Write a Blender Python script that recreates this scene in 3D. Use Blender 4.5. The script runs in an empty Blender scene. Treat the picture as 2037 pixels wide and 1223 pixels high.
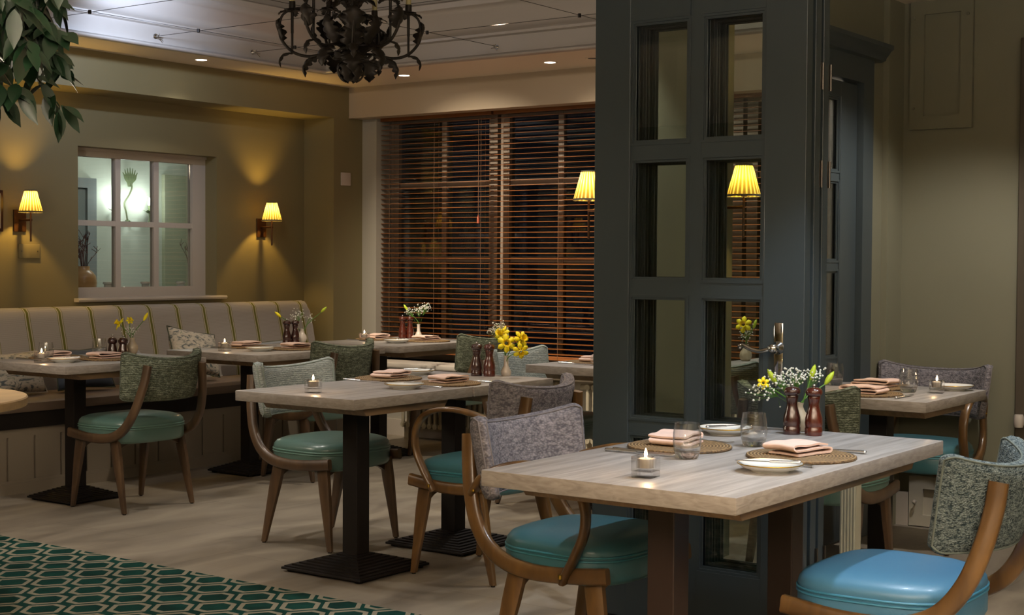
import bpy, bmesh, math, random
from mathutils import Vector, Matrix
PI = math.pi
S = bpy.context.scene
C = S.collection
random.seed(7)

# ---------------------------------------------------------------- camera
cd = bpy.data.cameras.new('camera')
cam = bpy.data.objects.new('camera', cd); C.objects.link(cam)
yaw, pitch, roll = math.radians(35.8588), math.radians(1.82836), math.radians(.328611)
fw = Vector((math.cos(yaw)*math.cos(pitch), math.sin(yaw)*math.cos(pitch), -math.sin(pitch)))
rt = Vector((math.sin(yaw), -math.cos(yaw), 0)); up = rt.cross(fw)
r2 = rt*math.cos(roll) + up*math.sin(roll); u2 = -rt*math.sin(roll) + up*math.cos(roll)
m = Matrix((r2, u2, -fw)).transposed().to_4x4(); m.translation = Vector((0, 0, 1.30))
cam.matrix_world = m
cd.sensor_width = 36.0; cd.lens = 36.0*2909.07/2037.0; cd.clip_start = .05; cd.clip_end = 100
S.camera = cam

# ---------------------------------------------------------------- view + world
S.view_settings.view_transform = 'Standard'; S.view_settings.look = 'None'
S.view_settings.gamma = 1.0; S.view_settings.use_curve_mapping = False
S.view_settings.exposure = 0.0
w = bpy.data.worlds.new('night'); S.world = w; w.use_nodes = True
w.node_tree.nodes['Background'].inputs[0].default_value = (.05, .09, .16, 1)
w.node_tree.nodes['Background'].inputs[1].default_value = .02
S.cycles.max_bounces = 14; S.cycles.diffuse_bounces = 4; S.cycles.glossy_bounces = 4; S.cycles.transparent_max_bounces = 16; S.cycles.transmission_bounces = 14
S.cycles.use_denoising = True; S.cycles.caustics_refractive = False; S.cycles.caustics_reflective = False
S.cycles.sample_clamp_indirect = 4

# ---------------------------------------------------------------- lights
def spot(name, loc, to, watts, col, deg=70, blend=.5, r=.05):
    l = bpy.data.lights.new(name, 'SPOT'); l.energy = watts; l.color = col
    l.spot_size = math.radians(deg); l.spot_blend = blend; l.shadow_soft_size = r
    o = bpy.data.objects.new(name, l); C.objects.link(o); o.location = loc
    o.rotation_euler = (Vector(to)-Vector(loc)).to_track_quat('-Z', 'Y').to_euler()
    return o
def point(name, loc, watts, col, r=.02):
    l = bpy.data.lights.new(name, 'POINT'); l.energy = watts; l.color = col; l.shadow_soft_size = r
    o = bpy.data.objects.new(name, l); C.objects.link(o); o.location = loc
    return o
def area(name, loc, to, watts, col, sx, sy):
    l = bpy.data.lights.new(name, 'AREA'); l.energy = watts; l.color = col
    l.shape = 'RECTANGLE'; l.size = sx; l.size_y = sy
    o = bpy.data.objects.new(name, l); C.objects.link(o); o.location = loc
    o.rotation_euler = (Vector(to)-Vector(loc)).to_track_quat('-Z', 'Y').to_euler()
    return o
WARM = (1, .85, .66); NEUT = (1, .93, .86); COOL = (.80, .90, 1.0); YEL = (1, .60, .13)
#LIGHTS
# added fill lights without fixtures, out of view behind and beside the camera
area('room_fill', (-.9, .9, 1.9), (-.9, .9, 3), 330, (1, .91, .82), 2.6, 2.6)
area('room_fill', (-.3, -.9, 2.0), (-.3, -.9, 3), 220, (1, .91, .82), 1.6, 1.6)
area('room_fill', (2.2, -1.3, 1.9), (2.2, -1.3, 3), 170, (1, .93, .85), 1.8, 1.8)
point('side_fill', (3.2, 5.6, 1.5), 40, (1, .84, .66), .15)  # added unseen fill for the soffit, pelmet and bench
# spotlights on the cable grid and in the ceiling, plus added fills
spot('table_spot', (3.95, 1.55, 2.52), (3.8, 1.75, .76), 105, (.80, .89, 1.0), 78, .35, .03)
spot('chair_spot', (4.3, .75, 2.5), (3.85, 1.25, .5), 85, COOL, 60, .4, .03)
spot('aisle_spot', (3.3, 3.2, 2.7), (3.6, 2.7, .5), 80, NEUT, 70, .5, .03)
spot('centre_spot', (4.6, 5.0, 2.62), (4.75, 4.5, .6), 46, NEUT, 85, .5, .03)
spot('centre_spot', (5.2, 3.3, 2.55), (5.0, 3.6, .5), 38, NEUT, 80, .5, .03)
spot('corner_spot', (6.6, 5.35, 2.62), (6.8, 5.6, .6), 85, WARM, 90, .5, .03)
spot('floor_spot', (4.0, 5.4, 2.62), (4.3, 5.3, 0), 55, NEUT, 95, .5, .03)
spot('right_spot', (6.1, 1.8, 2.5), (6.3, 2.4, .6), 85, NEUT, 95, .6, .03)
spot('cove_spot', (5.62, 6.45, 2.65), (5.8, 7.0, 2.66), 36, (.60, .74, 1), 115, .8, .02)
spot('blind_spot', (6.7, 6.2, 2.68), (8.35, 6.2, 1.1), 300, WARM, 75, 1.0, .03)
spot('blind_spot', (6.7, 5.0, 2.68), (8.35, 4.9, 1.1), 300, WARM, 75, 1.0, .03)
spot('tray_spot', (4.6, 5.3, 2.74), (7.471, 5.3, 2.80), 50, WARM, 150, .8, .05)
spot('bay_fill', (7.0, 4.45, 2.6), (6.6, 4.4, .7), 60, NEUT, 90, .6, .03)  # added to brighten the mint chair and its table
spot('bay_fill', (7.75, 3.5, 2.55), (8.25, 3.5, 1.2), 70, NEUT, 110, .8, .03)  # added to brighten the bay wall behind the far door
spot('bay_fill', (6.4, 3.0, 2.55), (6.9, 3.4, .7), 55, NEUT, 95, .6, .03)  # added to brighten the table beyond the door panes
spot('right_spot', (4.85, 1.35, 2.5), (5.35, 2.45, .7), 38, NEUT, 55, .6, .03)  # added fill on the green woven chair back
spot('soffit_spot', (6.48, 7.15, 2.56), (6.48, 7.2, 0), 14, NEUT, 110, .7, .03)

# ---------------------------------------------------------------- materials
def nt(name):
    m = bpy.data.materials.new(name); m.use_nodes = True
    n = m.node_tree.nodes; l = m.node_tree.links
    return m, n, l, n['Principled BSDF']
def lin(c):
    f = lambda v: v/12.92 if v <= .04045 else ((v+.055)/1.055)**2.4
    return tuple(f(v) for v in c) + (1,)
def hexc(h): return lin(tuple(int(h[i:i+2], 16)/255 for i in (0, 2, 4)))
def node(n, t, **k):
    x = n.new(t)
    for a, v in k.items(): setattr(x, a, v)
    return x
def mp(n, l, scale, coord='Object', rot=(0, 0, 0)):
    tc = n.new('ShaderNodeTexCoord'); mm = n.new('ShaderNodeMapping')
    mm.inputs['Scale'].default_value = scale; mm.inputs['Rotation'].default_value = rot
    l.new(tc.outputs[coord], mm.inputs[0]); return mm.outputs[0]
def ramp(n, l, fac, stops):
    r = n.new('ShaderNodeValToRGB'); e = r.color_ramp.elements
    while len(e) > 1: e.remove(e[-1])
    e[0].position, e[0].color = stops[0]
    for p, c in stops[1:]:
        x = e.new(p); x.color = c
    l.new(fac, r.inputs[0]); return r.outputs[0]
def bump(n, l, h, st, dist=.01, to=None):
    b = n.new('ShaderNodeBump'); b.inputs['Strength'].default_value = st; b.inputs['Distance'].default_value = dist
    l.new(h, b.inputs['Height']); return b.outputs[0]
def plain(name, h, rough=.5, metal=0, spec=.5, coat=0, var=0, vs=8, bmp=0, bs=60):
    m, n, l, b = nt(name); c = hexc(h)
    b.inputs['Base Color'].default_value = c; b.inputs['Roughness'].default_value = rough
    b.inputs['Metallic'].default_value = metal; b.inputs['Specular IOR Level'].default_value = spec
    b.inputs['Coat Weight'].default_value = coat; b.inputs['Coat Roughness'].default_value = .15
    if var:
        t = n.new('ShaderNodeTexNoise'); t.inputs['Scale'].default_value = vs; t.inputs['Detail'].default_value = 4
        l.new(mp(n, l, (1, 1, 1)), t.inputs[0])
        l.new(ramp(n, l, t.outputs[0], [(.3, tuple(v*(1-var) for v in c[:3])+(1,)), (.7, tuple(min(1, v*(1+var)) for v in c[:3])+(1,))]), b.inputs['Base Color'])
    if bmp:
        t2 = n.new('ShaderNodeTexNoise'); t2.inputs['Scale'].default_value = bs
        l.new(mp(n, l, (1, 1, 1)), t2.inputs[0]); l.new(bump(n, l, t2.outputs[0], bmp, .004), b.inputs['Normal'])
    return m
def woodm(name, h1, h2, rough=.4, scale=(2, 26, 26), coat=0, bmp=.15):
    m, n, l, b = nt(name)
    v = mp(n, l, scale); t = n.new('ShaderNodeTexNoise'); t.inputs['Scale'].default_value = 1.6
    t.inputs['Detail'].default_value = 6; t.inputs['Distortion'].default_value = .8; l.new(v, t.inputs[0])
    l.new(ramp(n, l, t.outputs[0], [(.3, hexc(h1)), (.68, hexc(h2))]), b.inputs['Base Color'])
    b.inputs['Roughness'].default_value = rough; b.inputs['Coat Weight'].default_value = coat; b.inputs['Coat Roughness'].default_value = .2
    l.new(bump(n, l, t.outputs[0], bmp, .003), b.inputs['Normal'])
    return m
def weave(name, h1, h2, sc, kind='brick', st=.6):
    m, n, l, b = nt(name)
    if kind == 'brick':
        t = n.new('ShaderNodeTexVoronoi'); t.inputs['Scale'].default_value = sc
        l.new(mp(n, l, (1, 1, 2.6)), t.inputs[0])
        wv = n.new('ShaderNodeTexWave'); wv.bands_direction = 'Z'; wv.inputs['Scale'].default_value = 34; wv.inputs['Distortion'].default_value = 2.2
        wv.inputs['Detail Scale'].default_value = 12; l.new(mp(n, l, (1, 1, 1)), wv.inputs[0])
        q = n.new('ShaderNodeMath'); q.operation = 'MULTIPLY_ADD'; q.inputs[1].default_value = .45; l.new(wv.outputs[1], q.inputs[0]); l.new(t.outputs['Distance'], q.inputs[2]); out = q.outputs[0]
    else:
        t = n.new('ShaderNodeTexVoronoi'); t.inputs['Scale'].default_value = sc
        l.new(mp(n, l, (1, 1, 1.5)), t.inputs[0]); out = t.outputs['Distance']
    t2 = n.new('ShaderNodeTexNoise'); t2.inputs['Scale'].default_value = sc*.35; t2.inputs['Detail'].default_value = 5
    l.new(mp(n, l, (1, 1, 2)), t2.inputs[0])
    mx = n.new('ShaderNodeMath'); mx.operation = 'MULTIPLY_ADD'; mx.inputs[1].default_value = .55
    l.new(out, mx.inputs[0]); l.new(t2.outputs[0], mx.inputs[2])
    l.new(ramp(n, l, mx.outputs[0], [(.45, hexc(h2)), (1.0, hexc(h1))]), b.inputs['Base Color'])
    b.inputs['Roughness'].default_value = .9; b.inputs['Specular IOR Level'].default_value = .2
    inv = n.new('ShaderNodeMath'); inv.operation = 'SUBTRACT'; inv.inputs[0].default_value = 1; l.new(out, inv.inputs[1])
    l.new(bump(n, l, inv.outputs[0], st, .004), b.inputs['Normal'])
    return m
def emis(name, h, st):
    m, n, l, b = nt(name); b.inputs['Base Color'].default_value = hexc(h)
    b.inputs['Emission Color'].default_value = hexc(h); b.inputs['Emission Strength'].default_value = st
    return m
def thin_glass(name, tint, refl=1.0):
    m = bpy.data.materials.new(name); m.use_nodes = True; n = m.node_tree.nodes; l = m.node_tree.links; n.clear()
    o = n.new('ShaderNodeOutputMaterial'); mix = n.new('ShaderNodeMixShader'); tr = n.new('ShaderNodeBsdfTransparent')
    gl = n.new('ShaderNodeBsdfGlossy'); gl.inputs['Roughness'].default_value = .01; fr = n.new('ShaderNodeFresnel'); fr.inputs[0].default_value = 1.5
    mu = n.new('ShaderNodeMath'); mu.operation = 'MULTIPLY'; mu.inputs[1].default_value = refl
    tr.inputs[0].default_value = tint; l.new(fr.outputs[0], mu.inputs[0]); l.new(mu.outputs[0], mix.inputs[0])
    l.new(tr.outputs[0], mix.inputs[1]); l.new(gl.outputs[0], mix.inputs[2]); l.new(mix.outputs[0], o.inputs[0])
    return m
def clear_glass(name, col=(1, 1, 1, 1), k=.35):
    m = bpy.data.materials.new(name); m.use_nodes = True; n = m.node_tree.nodes; l = m.node_tree.links; n.clear()
    o = n.new('ShaderNodeOutputMaterial'); mix = n.new('ShaderNodeMixShader'); mix.inputs[0].default_value = 1-k
    tr = n.new('ShaderNodeBsdfTransparent'); g = n.new('ShaderNodeBsdfGlass'); g.inputs['Color'].default_value = col; g.inputs['IOR'].default_value = 1.45
    g.inputs['Roughness'].default_value = .0
    l.new(tr.outputs[0], mix.inputs[1]); l.new(g.outputs[0], mix.inputs[2]); l.new(mix.outputs[0], o.inputs[0])
    return m
def floor_mat():
    m, n, l, b = nt('travertine floor')
    t = n.new('ShaderNodeTexNoise'); t.inputs['Scale'].default_value = 1.3; t.inputs['Detail'].default_value = 8
    t.inputs['Distortion'].default_value = 1.2; l.new(mp(n, l, (1, 2.6, 1), rot=(0, 0, .6)), t.inputs[0])
    c1 = ramp(n, l, t.outputs[0], [(.28, hexc('6a6257')), (.5, hexc('877e70')), (.72, hexc('9e9584'))])
    br = n.new('ShaderNodeTexBrick'); br.inputs['Scale'].default_value = 1; br.inputs['Brick Width'].default_value = .9
    br.inputs['Row Height'].default_value = .6; br.inputs['Mortar Size'].default_value = .003; br.inputs['Color1'].default_value = (1, 1, 1, 1)
    br.inputs['Color2'].default_value = (.9, .9, .9, 1); br.inputs['Mortar'].default_value = (.72, .7, .66, 1)
    l.new(mp(n, l, (1, 1, 1)), br.inputs[0])
    mx = n.new('ShaderNodeMix'); mx.data_type = 'RGBA'; mx.blend_type = 'MULTIPLY'; mx.inputs[0].default_value = 1
    l.new(c1, mx.inputs[6]); l.new(br.outputs[0], mx.inputs[7]); l.new(mx.outputs[2], b.inputs['Base Color'])
    b.inputs['Roughness'].default_value = .42; l.new(bump(n, l, t.outputs[0], .12, .004), b.inputs['Normal'])
    return m
def rug_mat():
    m, n, l, b = nt('hexagon carpet')
    tc = n.new('ShaderNodeTexCoord'); sp = n.new('ShaderNodeSeparateXYZ'); l.new(tc.outputs['Object'], sp.inputs[0])
    def M(op, a, bb=None, c=None):
        x = n.new('ShaderNodeMath'); x.operation = op
        for i, v in enumerate((a, bb, c)):
            if v is None: continue
            if isinstance(v, (int, float)): x.inputs[i].default_value = v
            else: l.new(v, x.inputs[i])
        return x.outputs[0]
    def lattice(ox, oy):
        px, py = .204, .239
        ax = M('ABSOLUTE', M('SUBTRACT', M('MODULO', M('ADD', sp.outputs[0], 40*px+px/2-ox), px), px/2))
        ay = M('ABSOLUTE', M('SUBTRACT', M('MODULO', M('ADD', sp.outputs[1], 40*py+py/2-oy), py), py/2))
        d1 = M('MULTIPLY_ADD', ax, .70, ay)          # sloping sides
        d2 = M('MULTIPLY', ax, 1.06)                 # flat sides
        return M('MAXIMUM', d1, d2)
    d = M('MINIMUM', lattice(4.051, 5.379), lattice(3.949, 5.2595))
    inner = M('LESS_THAN', d, .0635); outer = M('LESS_THAN', d, .0865)
    cream = M('SUBTRACT', outer, inner)
    nz = n.new('ShaderNodeTexNoise'); nz.inputs['Scale'].default_value = 9; l.new(tc.outputs['Object'], nz.inputs[0])
    g = ramp(n, l, nz.outputs[0], [(.3, hexc('0d2b26')), (.7, hexc('133f38'))])
    mx = n.new('ShaderNodeMix'); mx.data_type = 'RGBA'; l.new(cream, mx.inputs[0]); l.new(g, mx.inputs[6]); mx.inputs[7].default_value = hexc('85806f')
    l.new(mx.outputs[2], b.inputs['Base Color']); b.inputs['Roughness'].default_value = .95; b.inputs['Specular IOR Level'].default_value = .1
    n2 = n.new('ShaderNodeTexNoise'); n2.inputs['Scale'].default_value = 300; l.new(tc.outputs['Object'], n2.inputs[0])
    l.new(bump(n, l, n2.outputs[0], .5, .003), b.inputs['Normal'])
    return m
def stripe_mat():
    m, n, l, b = nt('striped linen')
    tc = n.new('ShaderNodeTexCoord'); sp = n.new('ShaderNodeSeparateXYZ'); l.new(tc.outputs['Object'], sp.inputs[0])
    def M(op, a, bb=None):
        x = n.new('ShaderNodeMath'); x.operation = op
        for i, v in enumerate((a, bb)):
            if v is None: continue
            if isinstance(v, (int, float)): x.inputs[i].default_value = v
            else: l.new(v, x.inputs[i])
        return x.outputs[0]
    P = .2305
    a = M('ABSOLUTE', M('SUBTRACT', M('MODULO', M('ADD', sp.outputs[0], 40*P+P/2-5.328), P), P/2))
    core = M('LESS_THAN', a, .008)
    edge = M('MULTIPLY', M('GREATER_THAN', a, .0165), M('LESS_THAN', a, .0195))
    mid = M('MULTIPLY', M('LESS_THAN', a, .0165), M('GREATER_THAN', a, .008))
    wv = n.new('ShaderNodeTexWave'); wv.bands_direction = 'Z'; wv.inputs['Scale'].default_value = 55; l.new(tc.outputs['Object'], wv.inputs[0])
    base = ramp(n, l, wv.outputs[0], [(.2, hexc('9b9690')), (.8, hexc('aea8a3'))])
    def mixc(f, c1, c2):
        mx = n.new('ShaderNodeMix'); mx.data_type = 'RGBA'; l.new(f, mx.inputs[0]); l.new(c1, mx.inputs[6]); mx.inputs[7].default_value = c2
        return mx.outputs[2]
    c = mixc(mid, base, hexc('b4ad98')); c = mixc(M('MAXIMUM', core, edge), c, hexc('6c6b30'))
    l.new(c, b.inputs['Base Color']); b.inputs['Roughness'].default_value = .9; b.inputs['Specular IOR Level'].default_value = .2
    return m
def tg_mat(name, h):                                  # painted tongue and groove boarding, grooves along z
    return plain(name, h, .5)
def mat_rattan():
    m, n, l, b = nt('rattan')
    tc = n.new('ShaderNodeTexCoord'); wv = n.new('ShaderNodeTexWave'); wv.wave_type = 'RINGS'; wv.rings_direction = 'Z'
    wv.inputs['Scale'].default_value = 33; wv.inputs['Distortion'].default_value = .5; l.new(tc.outputs['Object'], wv.inputs[0])
    nz = n.new('ShaderNodeTexNoise'); nz.inputs['Scale'].default_value = 140; l.new(tc.outputs['Object'], nz.inputs[0])
    mx = n.new('ShaderNodeMath'); mx.operation = 'MULTIPLY_ADD'; mx.inputs[1].default_value = .5
    l.new(wv.outputs[1], mx.inputs[0]); l.new(nz.outputs[0], mx.inputs[2])
    l.new(ramp(n, l, mx.outputs[0], [(.4, hexc('40301d')), (.75, hexc('735937')), (1, hexc('9a8058'))]), b.inputs['Base Color'])
    l.new(bump(n, l, mx.outputs[0], .9, .004), b.inputs['Normal']); b.inputs['Roughness'].default_value = .7
    return m
def pillow_mat():
    m, n, l, b = nt('fern print cotton')
    t = n.new('ShaderNodeTexNoise'); t.inputs['Scale'].default_value = 14; t.inputs['Detail'].default_value = 7; t.inputs['Distortion'].default_value = 2
    l.new(mp(n, l, (1, 1, 2.2)), t.inputs[0])
    l.new(ramp(n, l, t.outputs[0], [(.38, hexc('5c6468')), (.47, hexc('b3aea2')), (.6, hexc('c4bcb0')), (.68, hexc('8d9482'))]), b.inputs['Base Color'])
    b.inputs['Roughness'].default_value = .9
    return m

M_FLOOR = floor_mat(); M_RUG = rug_mat(); M_STRIPE = stripe_mat(); M_RATTAN = mat_rattan(); M_PRINT = pillow_mat()
M_WALL = plain('ochre olive wall paint', '786e4e', .55, var=.03, vs=2)
M_WALLR = plain('grey green wall paint', '777562', .45, var=.03, vs=2)
M_PIL = plain('pale window bay paint', 'a7a296', .5)
M_CEIL = plain('ceiling paint', 'dccfbc', .5)
M_TRAY = plain('satin tray paint', 'a39c96', .32, coat=.25)
M_PEL = plain('pelmet paint', 'b3a38d', .5)
M_FRAME = plain('painted white frame', 'b4aca2', .4)
M_PANEL = plain('painted panelling', '847a6c', .45)
M_ROOM2 = plain('pale green room paint', 'c9d0c2', .6)
M_DOOR = plain('blue grey door paint', '323c40', .42, coat=.15)
M_DOORD = plain('blue grey door paint in the far frame', '3a4346', .42, coat=.15)
M_OAK = woodm('limed oak top', '87837f', 'aeaaa7', .38, (1.3, 22, 22), coat=.15)
M_OAKE = woodm('limed oak edge', '7f7770', '9b938b', .45, (14, 14, 60), bmp=.1)
M_OAKR = woodm('oak round top', '9a8263', 'b3986f', .42, (1.3, 16, 16))
M_BATTEN = woodm('oak batten', '6f5a44', '8d7458', .5, (2, 20, 20))
M_BLACK = plain('black cast iron', '17120f', .55, spec=.3)
M_BROWNC = plain('brown black pedestal', '2c1e17', .45)
M_CHW = woodm('chair wood', '4e371e', '72532c', .35, (10, 10, 3), coat=.35, bmp=.05)
M_CHWD = woodm('walnut chair wood', '3c2c1e', '5a442e', .4, (10, 10, 3), coat=.2, bmp=.05)
M_SAGE = plain('sage leather', '4f6b63', .34, coat=.2, bmp=.08, bs=220)
M_TEAL = plain('teal leather', '3d6b75', .34, coat=.2, bmp=.08, bs=220)
M_BLUE = plain('blue leather', '46799a', .40, coat=.05, bmp=.08, bs=220)
M_PIPES = plain('sage piping', '5a7b70', .4)
M_PIPET = plain('teal piping', '387783', .4)
M_PIPEB = plain('blue piping', '3c7fa0', .4)
M_WGREEN = weave('green grey weave', '4d5344', '99a08c', 95, 'brick', .9)
M_WPALE = weave('pale mint weave', '858c88', 'b6bab4', 95, 'brick', .6)
M_WLILAC = weave('lilac grey slub', '56545a', '918c90', 110, 'slub', .5)
M_WBOUC = weave('charcoal flecked boucle', '28353a', '808c8c', 190, 'slub', 1.0)
M_PIPEW = plain('back piping', '4c5144', .8); M_PIPEL = plain('lilac piping', '6e696b', .8); M_PIPEC = plain('charcoal piping', '5c6560', .8); M_PIPEM = plain('mint piping', '8a958c', .8)
M_BLIND = woodm('varnished blind slat', '6b3b1a', '8a5428', .35, (4, 2, 40), coat=.4, bmp=.03)
M_CORD = plain('blind cord', '6e5138', .8)
M_SLOT = plain('window joinery', '85796c', .5)
M_NAP = plain('blush linen napkin', 'd9bdb0', .85, var=.05, vs=40, bmp=.15, bs=400)
M_CHINA = plain('white china', 'e4e4de', .15, coat=.5)
M_GOLD = plain('gold rim', 'b5923e', .3, 1)
M_STEEL = plain('polished steel', 'd8d8d8', .24, 1)
M_CHROME = plain('polished chrome', 'd0d0d0', .07, 1)
M_MILL = woodm('mahogany mill', '3a140c', '5a2213', .22, (8, 8, 2), coat=.8, bmp=.02)
M_MILLB = woodm('dark walnut mill', '2a120e', '3c1a13', .2, (8, 8, 2), coat=.8, bmp=.02)
M_CER = plain('cream ceramic', 'b4a58c', .3, coat=.4, var=.15, vs=20)
M_CERW = plain('white ceramic', 'cfc4b8', .25, coat=.5)
M_STEM = plain('flower stem', '4c7a2a', .5)
M_YEL = plain('daffodil petal', 'f2e21a', .5)
M_YELD = plain('daffodil trumpet', 'f6d80e', .5)
M_BUD = plain('daffodil bud', 'a9bf2c', .5)
M_WHF = plain('gypsophila', 'd8dad2', .7)
M_WAX = plain('candle wax', 'e6d9c8', .4)
M_FLAME = emis('candle flame', 'ffd9a0', 22)
M_WICK = plain('wick', '201008', .9)
def wall_glass(name):
    m = bpy.data.materials.new(name); m.use_nodes = True; n = m.node_tree.nodes; l = m.node_tree.links; n.clear()
    o = n.new('ShaderNodeOutputMaterial'); mix = n.new('ShaderNodeMixShader'); tr = n.new('ShaderNodeBsdfTransparent'); gl = n.new('ShaderNodeBsdfGlossy')
    gl.inputs['Roughness'].default_value = .03; lw = n.new('ShaderNodeLayerWeight'); lw.inputs[0].default_value = .5
    p = n.new('ShaderNodeMath'); p.operation = 'POWER'; p.inputs[1].default_value = 3.0; l.new(lw.outputs['Facing'], p.inputs[0])
    q = n.new('ShaderNodeMath'); q.operation = 'MULTIPLY_ADD'; q.inputs[1].default_value = .8; q.inputs[2].default_value = .09; l.new(p.outputs[0], q.inputs[0])
    tr.inputs[0].default_value = (.975, .98, .98, 1); l.new(q.outputs[0], mix.inputs[0]); l.new(tr.outputs[0], mix.inputs[1]); l.new(gl.outputs[0], mix.inputs[2]); l.new(mix.outputs[0], o.inputs[0])
    return m
M_GLASS = wall_glass('tumbler glass')
M_GBASE = clear_glass('tumbler base glass', (1, 1, 1, 1), .3)
M_CGLASS = clear_glass('candle holder glass', (1, 1, 1, 1), .55)
M_PANE = thin_glass('door pane glass', (.95, .97, .955, 1), .9)
M_NPANE = thin_glass('window pane glass', (.75, .8, .85, 1), 1.0)
M_BRONZE = plain('dark bronze leaf metal', '2c2620', .55, .5, var=.3, vs=30)
M_LEAF = plain('ficus leaf', '122e1a', .42, coat=.12, var=.35, vs=14)
M_TWIG = plain('ficus twig', '4a4436', .8)
M_BRS = plain('sconce bronze', '4a2f1a', .4, .6)
M_WHP = plain('white plastic', 'b9ada4', .4)
M_BENCH = plain('brown leather bench', '6b5b4e', .5, var=.08, vs=5)
M_RAD = plain('cream radiator enamel', '9c9480', .45)
M_SPOTE = emis('downlight lamp', 'fff0dc', 14)
M_CLEARP = plain('satin nickel', '6a655e', .35, 1)
def shade_mat():
    m = bpy.data.materials.new('pleated silk shade'); m.use_nodes = True; n = m.node_tree.nodes; l = m.node_tree.links; n.clear()
    o = n.new('ShaderNodeOutputMaterial'); mix = n.new('ShaderNodeMixShader'); mix.inputs[0].default_value = .13
    tc = n.new('ShaderNodeTexCoord'); sp = n.new('ShaderNodeSeparateXYZ'); l.new(tc.outputs['Object'], sp.inputs[0])
    at = n.new('ShaderNodeMath'); at.operation = 'ARCTAN2'; l.new(sp.outputs[1], at.inputs[0]); l.new(sp.outputs[0], at.inputs[1])
    mu = n.new('ShaderNodeMath'); mu.operation = 'MULTIPLY'; mu.inputs[1].default_value = 22; l.new(at.outputs[0], mu.inputs[0])
    si = n.new('ShaderNodeMath'); si.operation = 'SINE'; l.new(mu.outputs[0], si.inputs[0])
    cr = ramp(n, l, si.outputs[0], [(.0, hexc('8f7a3c')), (.35, hexc('d8c27a')), (1, hexc('f0e2a4'))])  # pleat valleys painted darker, fold shading put into the colour
    d = n.new('ShaderNodeBsdfDiffuse'); t = n.new('ShaderNodeBsdfTranslucent'); l.new(cr, d.inputs[0]); l.new(cr, t.inputs[0])
    l.new(d.outputs[0], mix.inputs[1]); l.new(t.outputs[0], mix.inputs[2]); l.new(mix.outputs[0], o.inputs[0])
    return m
M_SHADE = shade_mat(); M_TRIMG = plain('grey shade trim', '5a584c', .8)
# ---------------------------------------------------------------- mesh helpers
def obj(name, bm, mat, parent=None, smooth=35, mods=None):
    me = bpy.data.meshes.new(name); bmesh.ops.recalc_face_normals(bm, faces=bm.faces[:]); bm.to_mesh(me); bm.free()
    for mm in (mat if isinstance(mat, (list, tuple)) else [mat]): me.materials.append(mm)
    if smooth:
        me.polygons.foreach_set('use_smooth', [True]*len(me.polygons)); me.set_sharp_from_angle(angle=math.radians(smooth))
    o = bpy.data.objects.new(name, me); C.objects.link(o)
    if parent is not None: o.parent = parent
    return o
def tag(o, label=None, cat=None, group=None, kind=None):
    if label: o['label'] = label
    if cat: o['category'] = cat
    if group: o['group'] = group
    if kind: o['kind'] = kind
    return o
def thing(name, label, cat, loc=(0, 0, 0), rz=0, group=None):
    o = bpy.data.objects.new(name, None); C.objects.link(o); o.empty_display_size = .1
    o.location = loc; o.rotation_euler = (0, 0, rz); return tag(o, label, cat, group)
def struct(name, bm, mat, parent=None, smooth=0):
    o = obj(name, bm, mat, parent, smooth)
    if parent is None: o['kind'] = 'structure'
    return o
def dup(root, loc, rz=0, label=None, group=None):
    r = root.copy(); C.objects.link(r); r.location = loc; r.rotation_euler = (0, 0, rz)
    if label: r['label'] = label
    if group: r['group'] = group
    for ch in list(root.children):
        c = ch.copy(); C.objects.link(c); c.parent = r
        for g in list(ch.children):
            d = g.copy(); C.objects.link(d); d.parent = c
    return r
def box(bm, x0, x1, y0, y1, z0, z1, bev=0, mi=0):
    vs = [bm.verts.new((x, y, z)) for z in (z0, z1) for y in (y0, y1) for x in (x0, x1)]
    fs = [bm.faces.new([vs[i] for i in f]) for f in ((0, 2, 3, 1), (4, 5, 7, 6), (0, 1, 5, 4), (2, 6, 7, 3), (0, 4, 6, 2), (1, 3, 7, 5))]
    for f in fs: f.material_index = mi
    if bev:
        es = list({e for f in fs for e in f.edges})
        bmesh.ops.bevel(bm, geom=es, offset=bev, segments=2, profile=.5, affect='EDGES', clamp_overlap=True)
def B(*boxes, bev=0):
    bm = bmesh.new()
    for b in boxes: box(bm, *b[:6], bev=(b[6] if len(b) > 6 else bev))
    return bm
def lathe(bm, prof, n=24, c=(0, 0, 0), mi=0, rf=None, caps=True):
    rings = []
    for r, z in prof:
        if r < 1e-5: rings.append([bm.verts.new((c[0], c[1], c[2]+z))])
        else:
            rings.append([bm.verts.new((c[0]+(r*(rf(i/n*2*PI, z) if rf else 1))*math.cos(i/n*2*PI), c[1]+(r*(rf(i/n*2*PI, z) if rf else 1))*math.sin(i/n*2*PI), c[2]+z)) for i in range(n)])
    for a, b in zip(rings, rings[1:]):
        for i in range(n):
            j = (i+1) % n
            q = [a[0] if len(a) == 1 else a[i], a[0] if len(a) == 1 else a[j], b[0] if len(b) == 1 else b[j], b[0] if len(b) == 1 else b[i]]
            u = []
            for v in q:
                if v not in u: u.append(v)
            if len(u) > 2: bm.faces.new(u).material_index = mi
    if caps:
        for rg in (rings[0], rings[-1]):
            if len(rg) > 2: bm.faces.new(rg).material_index = mi
    return bm
def smoothpath(pts, k=5):
    P = [Vector(p) for p in pts]; out = []
    for i in range(len(P)-1):
        p0 = P[max(i-1, 0)]; p1 = P[i]; p2 = P[i+1]; p3 = P[min(i+2, len(P)-1)]
        for s in range(k):
            t = s/k
            out.append(.5*((2*p1)+(p2-p0)*t+(2*p0-5*p1+4*p2-p3)*t*t+(-p0+3*p1-3*p2+p3)*t**3))
    out.append(P[-1]); return out
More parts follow.
